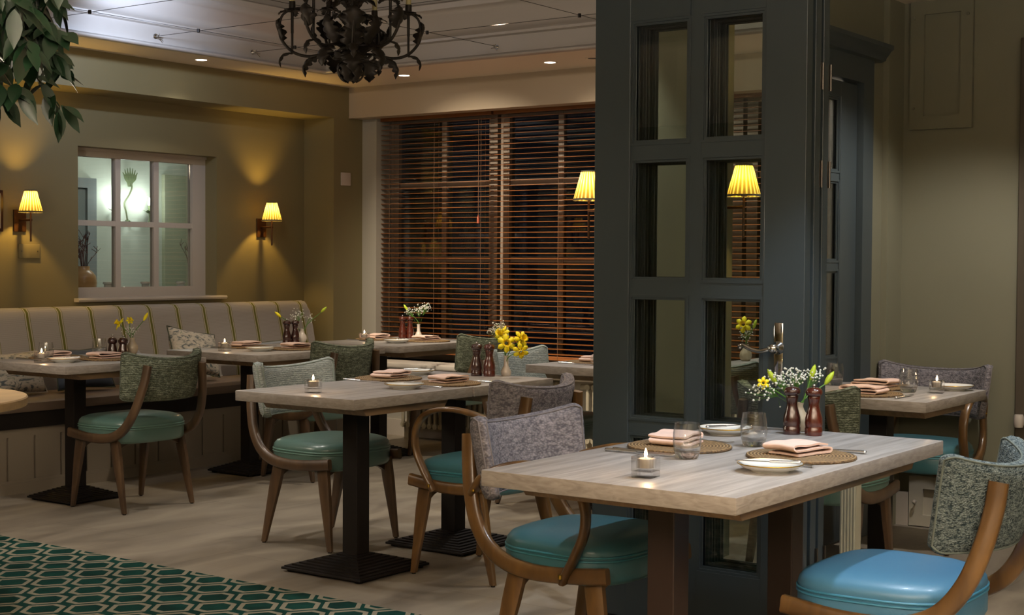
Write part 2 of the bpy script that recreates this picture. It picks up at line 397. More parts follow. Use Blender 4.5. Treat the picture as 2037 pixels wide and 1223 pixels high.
def sweep(bm, pts, sec, lat=Vector((1, 0, 0)), k=5, closed=False, taper=None, mi=0):
    """sec: list of (a,b): a along the lateral axis, b along the in-plane normal"""
    P = smoothpath(pts, k) if k > 1 else [Vector(p) for p in pts]
    if closed: P = P[:-1] if (P[0]-P[-1]).length < 1e-6 else P
    rings = []; N = len(P); prev = None
    for i, p in enumerate(P):
        t = (P[(i+1) % N]-P[i-1]) if closed else (P[min(i+1, N-1)]-P[max(i-1, 0)])
        t.normalize()
        L = (prev if (lat is None and prev is not None) else (lat if lat is not None else (Vector((0, 0, 1)) if abs(t.z) < .9 else Vector((1, 0, 0)))))
        L = (L-t*L.dot(t)).normalized(); prev = L
        Nn = t.cross(L); s = taper(i/(N-1)) if taper else 1
        rings.append([bm.verts.new(p+L*a*s+Nn*b*s) for a, b in sec])
    m = len(sec)
    rr = list(zip(rings, rings[1:]))
    if closed: rr.append((rings[-1], rings[0]))
    for a, b in rr:
        for i in range(m):
            bm.faces.new([a[i], a[(i+1) % m], b[(i+1) % m], b[i]]).material_index = mi
    if not closed:
        bm.faces.new(rings[0]).material_index = mi; bm.faces.new(rings[-1]).material_index = mi
    return bm
def rsec(w, h, r=.25):
    a, b = w/2, h/2; c = min(w, h)*r
    return [(-a+c, -b), (a-c, -b), (a, -b+c), (a, b-c), (a-c, b), (-a+c, b), (-a, b-c), (-a, -b+c)]
def circ(r, n=8): return [(r*math.cos(i/n*2*PI), r*math.sin(i/n*2*PI)) for i in range(n)]
def tube(bm, pts, r, n=8, k=1, closed=False, taper=None, mi=0): return sweep(bm, pts, circ(r, n), None, k, closed, taper, mi)
def leg(bm, top, foot, w0, w1, d0=None, d1=None):
    d0 = d0 or w0; d1 = d1 or w1; a = Vector(top); b = Vector(foot); rings = []
    for p, w_, d_ in ((a, w0, d0), (a.lerp(b, .3), w0*.96+w1*.04, d0*.92+d1*.08), (b, w1, d1)):
        rings.append([bm.verts.new((p.x+x*w_/2, p.y+y*d_/2, p.z)) for x, y in ((-.6, -1), (.6, -1), (1, -.6), (1, .6), (.6, 1), (-.6, 1), (-1, .6), (-1, -.6))])
    for u, v in zip(rings, rings[1:]):
        for i in range(8): bm.faces.new([u[i], u[(i+1) % 8], v[(i+1) % 8], v[i]])
    bm.faces.new(rings[0]); bm.faces.new(rings[-1]); return bm
def prism(bm, poly, axis, a, b, mi=0):
    """poly in the plane perpendicular to axis: x-> (y,z), y-> (x,z), z-> (x,y)"""
    def P(u, v, t): return (t, u, v) if axis == 'x' else ((u, t, v) if axis == 'y' else (u, v, t))
    A = [bm.verts.new(P(u, v, a)) for u, v in poly]; D = [bm.verts.new(P(u, v, b)) for u, v in poly]; n = len(poly)
    for i in range(n): bm.faces.new([A[i], A[(i+1) % n], D[(i+1) % n], D[i]]).material_index = mi
    bm.faces.new(A).material_index = mi; bm.faces.new(D).material_index = mi
    return bm

# ================================================================ THE ROOM
def wall_hole(bm, x0, x1, y0, y1, z0, z1, holes, along):
    """a wall box cut by rectangular holes (a0,a1,z0,z1) along x or y"""
    hs = sorted(holes); cur = x0 if along == 'x' else y0; end = x1 if along == 'x' else y1
    def put(a, b, c, d):
        if b-a < 1e-4 or d-c < 1e-4: return
        if along == 'x': box(bm, a, b, y0, y1, c, d)
        else: box(bm, x0, x1, a, b, c, d)
    for a0, a1, h0, h1 in hs:
        put(cur, a0, z0, z1); put(a0, a1, z0, h0); put(a0, a1, h1, z1); cur = a1
    put(cur, end, z0, z1)
FX0, FY0 = -3.0, -2.5
struct('floor', B((FX0, 10.2, FY0, 10.4, -.06, 0)), M_FLOOR)
# wall with the banquette: recess wall with the internal window, beam and corner pier
bm = bmesh.new()
wall_hole(bm, FX0, 7.985, 7.70, 7.90, 0, 2.60, [(5.934, 7.11, 1.045, 2.016)], 'x')
box(bm, FX0, 7.985, 7.40, 7.70, 2.346, 2.60)
box(bm, 7.985, 9.40, 7.40, 7.90, 0, 2.60)
struct('wall_left', bm, M_WALL)
# window wall
bm = bmesh.new()
wall_hole(bm, 8.30, 8.60, 2.85, 7.40, 0, 2.60, [(3.64, 7.26, .56, 2.40)], 'y')
struct('wall_back', bm, M_PIL)
struct('wall_front', B((FX0-.1, FX0, FY0, 7.9, 0, 3.4)), M_WALL)
bm = B((FX0, 7.13, FY0-.1, FY0, 0, 2.7), (7.03, 7.13, FY0, 2.723, 0, 2.7))
struct('wall_right', bm, M_WALLR)
bm = bmesh.new()
wall_hole(bm, 5.80, 8.30, 2.723, 2.85, 0, 2.62, [(5.90, 6.64, 0, 2.27)], 'x')
box(bm, 6.835, 7.03, 2.693, 2.723, 0, 2.62)
box(bm, 5.40, 5.80, 2.995, 3.445, 0, 2.62)
struct('wall_partition', bm, M_WALLR)
# ceiling with the raised tray
TX0, TX1, TY0, TY1 = 1.6, 7.471, 3.35, 7.0
g_ = .012
bm = B((FX0, TX0-g_, FY0, 8.0, 2.58, 2.66), (TX1+g_, 8.6, FY0, 8.0, 2.58, 2.66), (TX0-g_, TX1+g_, TY1+g_, 8.0, 2.58, 2.66), (TX0-g_, TX1+g_, FY0, TY0-g_, 2.58, 2.66))
struct('ceiling', bm, M_CEIL)
prof = [(-.012, 2.58), (.0, 2.58), (.016, 2.583), (.024, 2.595), (.016, 2.608), (0, 2.612), (0, 2.715), (.028, 2.722), (.030, 2.738), (.045, 2.745), (.07, 2.79), (.12, 2.85), (.155, 2.885), (.175, 2.895), (.178, 2.93), (.150, 2.945), (.05, 2.955), (.05, 3.30)]
bm = bmesh.new(); rings = []
for o_, z_ in prof:
    rings.append([bm.verts.new(v) for v in ((TX0+o_, TY0+o_, z_), (TX1-o_, TY0+o_, z_), (TX1-o_, TY1-o_, z_), (TX0+o_, TY1-o_, z_))])
for a, b in zip(rings, rings[1:]):
    for i in range(4): bm.faces.new([a[i], a[(i+1) % 4], b[(i+1) % 4], b[i]])
bm.faces.new(rings[-1])
struct('trim_1', bm, M_TRAY, smooth=50)
# pelmet over the blinds, bay upstand, sill
struct('trim_2', B((8.15, 8.30, 2.86, 7.40, 2.355, 2.58), (8.148, 8.16, 2.86, 7.40, 2.352, 2.362)), M_PEL)
bm = bmesh.new(); prism(bm, [(8.12, .50), (8.10, .515), (8.095, .53), (8.10, .55), (8.12, .56), (8.58, .56), (8.58, .50)], 'y', 3.0, 7.399)
struct('trim_3', bm, M_FRAME, smooth=40)
struct('trim_4', B((7.99, 8.56, 7.395, 7.40, .02, .14), (8.285, 8.30, 2.86, 7.39, 0, .12)), M_FRAME)
# timber windows behind the blinds
def bay_window(idx, y0, y1):
    bm = bmesh.new(); x0, x1 = 8.46, 8.53
    def fr(a0, a1, c0, c1, t):
        box(bm, x0, x1, a0, a1, c0, c0+t); box(bm, x0, x1, a0, a1, c1-t, c1)
        box(bm, x0, x1, a0, a0+t, c0+t, c1-t); box(bm, x0, x1, a1-t, a1, c0+t, c1-t)
    fr(y0, y1, .56, 2.40, .075)
    ym = (y0+y1)/2
    box(bm, x0+.015, x1-.015, ym-.022, ym+.022, .63, 2.33)
    for z_ in (1.31, 1.86): box(bm, x0+.018, x1-.018, y0+.07, y1-.07, z_-.02, z_+.02)
    w = struct('window_%d' % idx, bm, M_SLOT)
    obj('window_pane', B((8.490, 8.496, y0+.07, y1-.07, .63, 2.33)), M_NPANE, w, 0)
for i, (a, b) in enumerate(((6.25, 7.25), (5.2, 6.22), (4.3, 5.17), (3.66, 4.27))): bay_window(i+1, a, b)
# internal window to the next room
bm = bmesh.new(); y0, y1 = 7.815, 7.865
X0, X1, Z0, Z1 = 5.934, 7.11, 1.045, 2.016
box(bm, X0, X1, y0, y1, Z1-.055, Z1); box(bm, X0, X1, y0, y1, Z0, Z0+.066)
box(bm, X0, 6.022, y0, y1, Z0+.066, Z1-.055); box(bm, 6.992, X1, y0, y1, Z0+.066, Z1-.055)
for x in (6.347, 6.672): box(bm, x-.021, x+.021, y0+.004, y1-.004, Z0+.066, Z1-.055)
box(bm, 6.022, 6.992, y0+.006, y1-.006, 1.513, 1.548)
box(bm, X0, X1, 7.80, 7.818, Z1-.018, Z1)
w5 = struct('window_5', bm, M_FRAME)
obj('window_pane', B((6.02, 6.99, 7.838, 7.842, 1.11, 1.962)), thin_glass('internal pane glass', (.97, .98, .97, 1), .6), w5, 0)
bm = bmesh.new(); prism(bm, [(7.655, 1.022), (7.648, 1.034), (7.655, 1.046), (7.815, 1.046), (7.815, 1.022)], 'x', 5.90, 7.165)
struct('trim_5', bm, M_FRAME, smooth=40)
# the next room
bm = bmesh.new()
box(bm, 4.6, 9.4, 9.8, 9.9, 0, 2.6); box(bm, 9.3, 9.4, 7.9, 9.8, 0, 2.6); box(bm, 4.6, 4.7, 7.9, 9.8, 0, 2.6); box(bm, 4.6, 9.4, 7.9, 9.9, 2.6, 2.66)
struct('wall_beyond', bm, M_ROOM2)
bm = B((7.10, 7.20, 9.74, 9.80, 0, 1.87), (7.60, 7.69, 9.74, 9.80, 0, 1.87), (7.10, 7.69, 9.74, 9.80, 1.87, 1.95))
d1 = struct('door_1', bm, plain('door casing paint', '8d9494', .4))
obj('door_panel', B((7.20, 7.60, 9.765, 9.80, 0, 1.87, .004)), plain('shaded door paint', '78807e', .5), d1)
struct('door_2', B((8.42, 9.0, 9.76, 9.80, 0, 2.02, .004)), plain('olive door paint', 'a9ad93', .5))
area('next_room_light', (7.6, 8.5, 2.5), (7.9, 9.3, 1.2), 16, (.95, 1, .93), .8, .8)
# wall with the access panel
bm = B((7.020, 7.03, 2.345, 2.655, 1.955, 2.60, .002), (7.006, 7.023, 2.345, 2.655, 1.955, 2.02), (7.006, 7.023, 2.345, 2.405, 2.02, 2.60), (7.006, 7.023, 2.585, 2.655, 2.02, 2.60), (7.006, 7.023, 2.405, 2.585, 2.515, 2.60))
ap = tag(obj('access_panel', bm, M_WALLR, None, 0), 'painted access panel set high on the grey green wall, at the top right', 'panel')
for y, z in ((2.635, 2.50), (2.635, 2.06), (2.37, 2.50)):
    bm = bmesh.new(); lathe(bm, [(0, .0), (.008, 0), (.006, .006), (0, .007)], 10); bmesh.ops.rotate(bm, verts=bm.verts, matrix=Matrix.Rotation(-PI/2, 3, 'Y')); bmesh.ops.translate(bm, verts=bm.verts, vec=(7.006, y, z)); obj('screw_cap', bm, M_WALLR, ap)
bm = B((7.0, 7.03, 2.63, 2.693, 0, .165), (7.0, 7.03, 1.2, 2.295, 0, .165)); struct('baseboard_right', bm, M_FRAME)
bm = B((7.012, 7.03, 2.30, 2.625, .005, .25, .002), (6.995, 7.012, 2.30, 2.36, .005, .25), (6.995, 7.012, 2.555, 2.625, .005, .25), (6.995, 7.012, 2.36, 2.555, .005, .06), (6.995, 7.012, 2.36, 2.555, .19, .25))
cdr = tag(obj('low_cupboard_door', bm, plain('white cupboard paint', 'b5b0a2', .4), None, 0), 'small white panelled cupboard door at floor level behind the right table', 'cupboard door')
bm = bmesh.new(); lathe(bm, [(0, 0), (.004, 0), (.004, .012), (.010, .018), (.009, .027), (0, .031)], 12); bmesh.ops.rotate(bm, verts=bm.verts, matrix=Matrix.Rotation(-PI/2, 3, 'Y')); bmesh.ops.translate(bm, verts=bm.verts, vec=(6.995, 2.59, .125)); obj('knob', bm, M_FRAME, cdr)
struct('trim_6', B((6.985, 7.03, 1.98, 2.112, 0, 2.36, .004)), plain('brown frame paint', '4a4236', .5))
bm = bmesh.new(); lathe(bm, [(0, -.03), (.02, -.03), (.024, -.015), (.024, .015), (.02, .03), (0, .03)], 14, (6.962, 2.085, .56)); tube(bm, [(6.962, 2.085, .56), (6.99, 2.085, .56)], .009)
tag(obj('round_fitting', bm, M_FRAME, None, 40), 'white round knob on the brown frame at the right edge', 'knob')
# far door in the partition wall, with a crown moulding
bm = B((6.52, 6.64, 2.69, 2.80, 0, 2.14), (5.90, 6.02, 2.69, 2.80, 0, 2.14), (5.90, 6.64, 2.69, 2.80, 2.14, 2.27))
prism(bm, [(2.69, 2.255), (2.668, 2.262), (2.664, 2.275), (2.655, 2.285), (2.64, 2.305), (2.628, 2.312), (2.628, 2.332), (2.722, 2.332), (2.722, 2.255)], 'x', 5.86, 6.725)
d3 = struct('door_3', bm, M_DOORD, smooth=30)
def leaf_mesh(x0, x1, ystile, cols, rows, z0, z1, y0, y1):
    """rows: list of (z0,z1) glazed, cols: (x0,x1) glazed; leaf thickness y0..y1"""
    bm = bmesh.new()
    xs = [x0] + [v for c in cols for v in c] + [x1]; zs = [z0] + [v for r in rows for v in r] + [z1]
    for i in range(0, len(xs), 2):
        mu = 0 < i < len(xs)-2
        box(bm, xs[i], xs[i+1], y0+(.006 if mu else 0), y1-(.006 if mu else 0), z0, z1, 0 if mu else .002)
    for i in range(0, len(zs), 2):
        mu = 0 < i < len(zs)-2
        for c in cols: box(bm, c[0], c[1], y0+(.007 if mu else .0005), y1-(.007 if mu else .0005), zs[i], zs[i+1])
    # glazing beads
    for c in cols:
        for r in rows:
            for d, t in ((.009, .004), (.018, .010)):
                for yy0, yy1 in ((y0+t, y0+t+.006), (y1-t-.006, y1-t)):
                    box(bm, c[0], c[0]+d, yy0, yy1, r[0], r[1]); box(bm, c[1]-d, c[1], yy0, yy1, r[0], r[1])
                    box(bm, c[0]+d, c[1]-d, yy0, yy1, r[0], r[0]+d); box(bm, c[0]+d, c[1]-d, yy0, yy1, r[1]-d, r[1])
    return bm
rows = [(.3, .83), (.86, 1.27), (1.30, 1.68), (1.71, 2.06)]
lf = obj('door_leaf', leaf_mesh(6.03, 6.515, 0, [(6.10, 6.33)], rows, .01, 2.13, 2.72, 2.76), M_DOORD, d3, 0)
obj('glass_pane', B((6.10, 6.33, 2.738, 2.742, .3, 2.06)), M_PANE, lf, 0)
# folding glazed door leaves in the foreground (leaf built in x = width, then turned so it faces the camera side)
def folding_leaf(x, handle, label):
    y0, y1 = 2.065, 2.898
    t = thing('folding_door', label, 'door', (x, 0, 0))
    cols = [(2.216-.0, 2.462), (2.506, 2.749)]
    rws = [(.216, .682), (.728, 1.182), (1.227, 1.671), (1.716, 2.160)]
    bm = leaf_mesh(y0, y1, 0, cols, rws, .012, 2.33, 0, .045)
    # turn: (u, v, z) -> (v, u, z)
    for v in bm.verts: v.co = Vector((v.co.y, v.co.x, v.co.z))
    f = obj('door_frame', bm, M_DOOR, t, 0)
    bm = bmesh.new()
    for c in cols:
        for r in rws: box(bm, .0205, .0245, c[0]+.002, c[1]-.002, r[0]+.002, r[1]-.002)
    obj('glass_pane', bm, M_PANE, t, 0)
    if handle:
        bm = bmesh.new(); box(bm, -.008, 0, 2.137, 2.171, .872, 1.098, .004)
        h = obj('back_plate', bm, M_CHROME, t, 40)
        bm = bmesh.new(); lathe(bm, [(0, 0), (.023, 0), (.022, .008), (.013, .016), (.012, .042), (.016, .046), (.014, .052), (0, .058)], 20)
        bmesh.ops.rotate(bm, verts=bm.verts, matrix=Matrix.Rotation(-PI/2, 3, 'Y')); bmesh.ops.translate(bm, verts=bm.verts, vec=(-.008, 2.154, 1.012))
        sweep(bm, [(-.052, 2.154, 1.012), (-.056, 2.18, 1.005), (-.056, 2.205, 1.001), (-.056, 2.235, 1.008), (-.055, 2.262, 1.019), (-.048, 2.277, 1.018), (-.045, 2.279, 1.008)], rsec(.010, .015, .4), Vector((1, 0, 0)), 4)
        obj('lever', bm, M_CHROME, t, 50)
    else:
        bm = bmesh.new()
        for z_ in (.28, 1.60, 1.93):
            tube(bm, [(.0475, 2.060, z_-.045), (.0475, 2.060, z_+.045)], .0035); box(bm, .036, .044, 2.0625, 2.0645, z_-.045, z_+.045)
        obj('hinge', bm, M_CLEARP, t, 40)
    return t
folding_leaf(4.52, True, 'blue grey glazed folding door leaf with the chrome lever handle, foremost of the stack')
folding_leaf(4.590, False, 'blue grey glazed door leaf folded in the middle of the stack')
folding_leaf(4.655, False, 'blue grey glazed door leaf at the back of the folded stack')
# fluted white post beyond the folding doors
bm = bmesh.new(); prism(bm, [(4.86+a, 2.035+b) for a, b in ((-.022, -.03), (-.022, .03), (.022, .03), (.022, -.03))], 'z', .0, .64)
for k in range(5): tube(bm, [(4.837, 2.012+k*.0115, .05), (4.837, 2.012+k*.0115, .60)], .004, 6)
box(bm, 4.828, 4.89, 1.998, 2.072, 0, .06, .004); box(bm, 4.83, 4.89, 1.992, 2.075, .61, .66, .006)
tag(obj('fluted_post', bm, plain('cream post paint', 'a39d86', .5), None, 0), 'short cream fluted post standing behind the folded glazed doors', 'post')
# wall fittings
tag(obj('wall_thermostat', B((8.058, 8.160, 7.388, 7.40, 1.852, 1.948, .004)), M_WHP), 'small white square thermostat on the corner pier beside the blinds', 'thermostat')
t = tag(obj('blank_wall_plate', B((5.487, 5.638, 7.688, 7.70, 1.298, 1.386, .003)), M_WALL), 'wall coloured rectangular cover plate below the left sconce', 'wall plate')
bm = bmesh.new()
for x in (5.508, 5.617): lathe(bm, [(0, 0), (.004, 0), (0, .003)], 8); bmesh.ops.translate(bm, verts=bm.verts[-17:], vec=(0, 0, 0))
bm.free()
for x in (5.505, 5.620): obj('screw', B((x-.004, x+.004, 7.685, 7.688, 1.338, 1.346, .001)), M_CLEARP, t)
bm = B((5.10, 5.372, 7.68, 7.70, 1.458, 1.709, .003)); pf = tag(obj('picture_frame', bm, plain('mahogany frame', '2e120c', .3)), 'dark picture frame cut off by the left edge of the photo', 'picture')
obj('picture', B((5.12, 5.352, 7.677, 7.68, 1.478, 1.689)), plain('picture paper', '9a917e', .7), pf, 0)

# ---------------------------------------------------------------- rug
tag(obj('patterned_rug', B((-1.5, 4.115, 2.74, 6.6, -.02, .004)), M_RUG, None, 0), 'green rug with cream hexagon outlines on the stone floor', 'rug')

# ---------------------------------------------------------------- banquette
bq = thing('banquette', 'long built-in bench with striped linen back and white panelled front', 'bench', (0, 0, 0))
BX0, BX1 = 2.2, 7.72
bm = bmesh.new(); prism(bm, [(7.36, .47), (7.30, .50), (7.31, .60), (7.35, .80), (7.385, .93), (7.395, .975), (7.42, .998), (7.47, 1.004), (7.55, 1.0), (7.69, .99), (7.69, .47)], 'x', BX0, BX1)
bmesh.ops.bevel(bm, geom=[e for e in bm.edges if abs(e.verts[0].co.x-e.verts[1].co.x) < 1e-5 and e.verts[0].co.x > 7], offset=.02, segments=3, affect='EDGES')
obj('back_cushion', bm, M_STRIPE, bq, 50)
bm = bmesh.new(); prism(bm, [(6.872, .452), (6.862, .47), (6.866, .50), (6.89, .515), (7.2, .52), (7.37, .515), (7.37, .452)], 'x', BX0, BX1)
obj('seat_cushion', bm, M_BENCH, bq, 50)
obj('seat_board', B((BX0, BX1, 6.885, 7.69, .362, .452)), M_BLACK, bq, 0)
bm = bmesh.new(); box(bm, BX0, BX1, 6.92, 7.69, 0, .362)
box(bm, BX0, BX1, 6.905, 6.92, .315, .362); box(bm, BX0, BX1, 6.900, 6.92, 0, .06); box(bm, BX0, BX1, 6.905, 6.92, .06, .075)
x = 4.85-.176*15
while x < BX1-.05:
    if x > BX0: box(bm, x+.006, min(x+.170, BX1), 6.908, 6.92, .075, .315)
    x += .176
box(bm, 6.655, 6.70, 6.898, 6.92, 0, .362); box(bm, BX1-.05, BX1, 6.898, 6.92, 0, .362)
obj('front_panel', bm, M_PANEL, bq, 0)

def cushion(name, label, loc, rot, size, mat, group=None, pm=None):
    bm = bmesh.new(); N = 14; a, b, T = size; g = {}
    for s in (1, -1):
        for i in range(N+1):
            for j in range(N+1):
                u, v = i/N*2-1, j/N*2-1; edge = i in (0, N) or j in (0, N)
                if s == -1 and edge: g[s, i, j] = g[1, i, j]; continue
                k = 1-.10*(1-abs(v))*abs(u)**4-.0; k2 = 1-.10*(1-abs(u))*abs(v)**4
                t = T/2*((1-u**2)*(1-v**2))**.42
                g[s, i, j] = bm.verts.new((u*a/2*k, s*t, v*b/2*k2))
        for i in range(N):
            for j in range(N): bm.faces.new([g[s, i, j], g[s, i+1, j], g[s, i+1, j+1], g[s, i, j+1]])
    o = obj(name, bm, mat, None, 180); o.location = loc; o.rotation_euler = rot
    pts = [(((i/N*2-1)*a/2*(1), 0, -b/2)) for i in range(N+1)]
    ring = [g_ for g_ in []]
    bm = bmesh.new(); P = []
    for i in range(N): u = i/N*2-1; P.append((u*a/2, 0, -b/2*(1-.10*(1-abs(u)))))
    for j in range(N): v = j/N*2-1; P.append((a/2*(1-.10*(1-abs(v))), 0, v*b/2))
    for i in range(N): u = 1-i/N*2; P.append((u*a/2, 0, b/2*(1-.10*(1-abs(u)))))
    for j in range(N): v = 1-j/N*2; P.append((-a/2*(1-.10*(1-abs(v))), 0, v*b/2))
    tube(bm, P, .004, 6, 1, True); obj('piping', bm, pm or M_PIPEW, o, 180)
    return tag(o, label, 'cushion', group)
# cushions lying against the bench back
cushion('cushion', 'fern printed cushion under the leftmost bench table', (5.02, 7.12, .645), (math.radians(-20), 0, .1), (.46, .25, .14), M_PRINT, pm=M_FRAME)
cushion('cushion', 'plain slate blue cushion behind the leftmost chair back', (5.50, 7.10, .65), (math.radians(-22), 0, -.1), (.38, .25, .13), plain('slate cotton', '4a5566', .9))
cushion('cushion', 'pale cushion corner poking above the leftmost chair back', (5.86, 7.13, .69), (math.radians(-15), math.radians(40), 0), (.20, .20, .09), plain('pale cotton', 'a9a9b0', .9))
cushion('cushion', 'leaf printed cushion leaning on the bench between the two bench tables', (6.32, 7.055, .712), (math.radians(-20), math.radians(10), .05), (.42, .29, .13), M_PRINT)
cushion('cushion', 'grey blue cushion on the bench behind the second bench table', (7.0, 7.11, .64), (math.radians(-20), 0, 0), (.46, .23, .12), plain('grey blue cotton', '7f8794', .9))

# ---------------------------------------------------------------- tables
def table(name, label, x0, x1, y0, y1, cols, group=None, base=.44, ped=M_BLACK, th=.042):
    cx, cy = (x0+x1)/2, (y0+y1)/2
    t = thing(name, label, 'table', (cx, cy, 0), 0, group)
    L, W = x1-x0, y1-y0
    bm = bmesh.new(); box(bm, -L/2, L/2, -W/2, W/2, .76-th, .76, .003)
    for f in bm.faces: f.material_index = 0 if f.normal.z > .5 else 1
    bm.normal_update()
    for f in bm.faces: f.material_index = 0 if abs(f.normal.z) > .7 else 1
    obj('table_top', bm, [M_OAK, M_OAKE], t, 30)
    bm = bmesh.new(); z1 = .76-th
    ins = .10
    prism(bm, [(-L/2+ins, z1), (L/2-ins, z1), (L/2-ins-.03, z1-.035), (-L/2+ins+.03, z1-.035)], 'y', -W/2+.05, W/2-.05)
    obj('underframe', bm, M_BATTEN, t, 0)
    for c in cols:
        dx, dy = c[0]-cx, c[1]-cy
        obj('pedestal', B((dx-.04, dx+.04, dy-.04, dy+.04, .05, z1-.035, .003)), ped, t, 0)
        bm = bmesh.new(); n = 9; hb = base/2
        for k in range(n):
            a = hb-(hb-.045)*k/(n-1); b = a-(hb-.045)/(n-1)*.45
            z_ = .014+.050*k/(n-1)
            if k == 0: box(bm, dx-a, dx+a, dy-a, dy+a, .010, z_+.006, .002)
            else: box(bm, dx-a, dx+a, dy-a, dy+a, .012, z_)
            box(bm, dx-b, dx+b, dy-b, dy+b, z_, z_+.011)
        for sx in (-1, 1):
            for sy in (-1, 1): lathe(bm, [(0, 0), (.016, 0), (.016, .012), (0, .012)], 10, (dx+sx*(hb-.03), dy+sy*(hb-.03), 0))
        obj('base_plate', bm, M_BLACK, t, 0)
    return t
TF = table('dining_table', 'large limed oak table in the right foreground on two brown pedestals', 3.005, 4.375, 1.535, 2.268, [(3.335, 1.9), (4.045, 1.9)], None, .44, M_BROWNC)
T4a = table('dining_table', 'middle square table nearest the camera on one black pedestal', 4.205, 4.960, 3.79, 4.445, [(4.575, 4.11)])
T4b = table('dining_table', 'middle square table pushed up to the right of the candle table', 4.966, 5.565, 3.785, 4.51, [(5.25, 4.12)])
T1 = table('dining_table', 'leftmost rectangular table in front of the striped bench', 4.59, 5.52, 6.06, 6.76, [(5.01, 6.53)], base=.36)
T2 = table('dining_table', 'second table along the striped bench with the dark mills', 5.825, 6.92, 5.975, 6.74, [(6.30, 6.53)], base=.36)
T3 = table('dining_table', 'far table in the corner below the blinds', 6.99, 7.90, 5.925, 6.70, [(7.37, 6.42)], base=.38)
T5 = table('dining_table', 'table below the blinds partly hidden by the door leaf', 6.21, 7.0, 3.72, 4.40, [(6.6, 4.0)], base=.38)
TR = table('dining_table', 'right hand table beyond the folded doors', 5.525, 6.245, 2.01, 2.675, [(5.905, 2.34)], base=.32)
T6 = table('dining_table', 'far table seen only through the right door panes', 6.86, 7.56, 3.02, 3.70, [(7.21, 3.36)], base=.36)
t = thing('round_table', 'round oak table cut off by the left edge of the photo', 'table', (3.06, 5.21, 0))
bm = bmesh.new(); lathe(bm, [(0, .72), (.555, .72), (.565, .726), (.567, .755), (.562, .76), (0, .76)], 72)
for f in bm.faces: f.material_index = 0
obj('table_top', bm, M_OAKR, t, 40)
bm = bmesh.new(); lathe(bm, [(0, .69), (.16, .69), (.16, .72), (0, .72)], 24); obj('underframe', bm, M_BATTEN, t, 40)
obj('pedestal', B((-.045, .045, -.045, .045, .05, .69)), M_BLACK, t, 0)
bm = bmesh.new(); lathe(bm, [(0, 0), (.25, 0), (.25, .015), (.06, .05), (0, .05)], 32); obj('base_plate', bm, M_BLACK, t, 40)
# the rug is under the round table: lift that table on to it
t.location.z = .0045

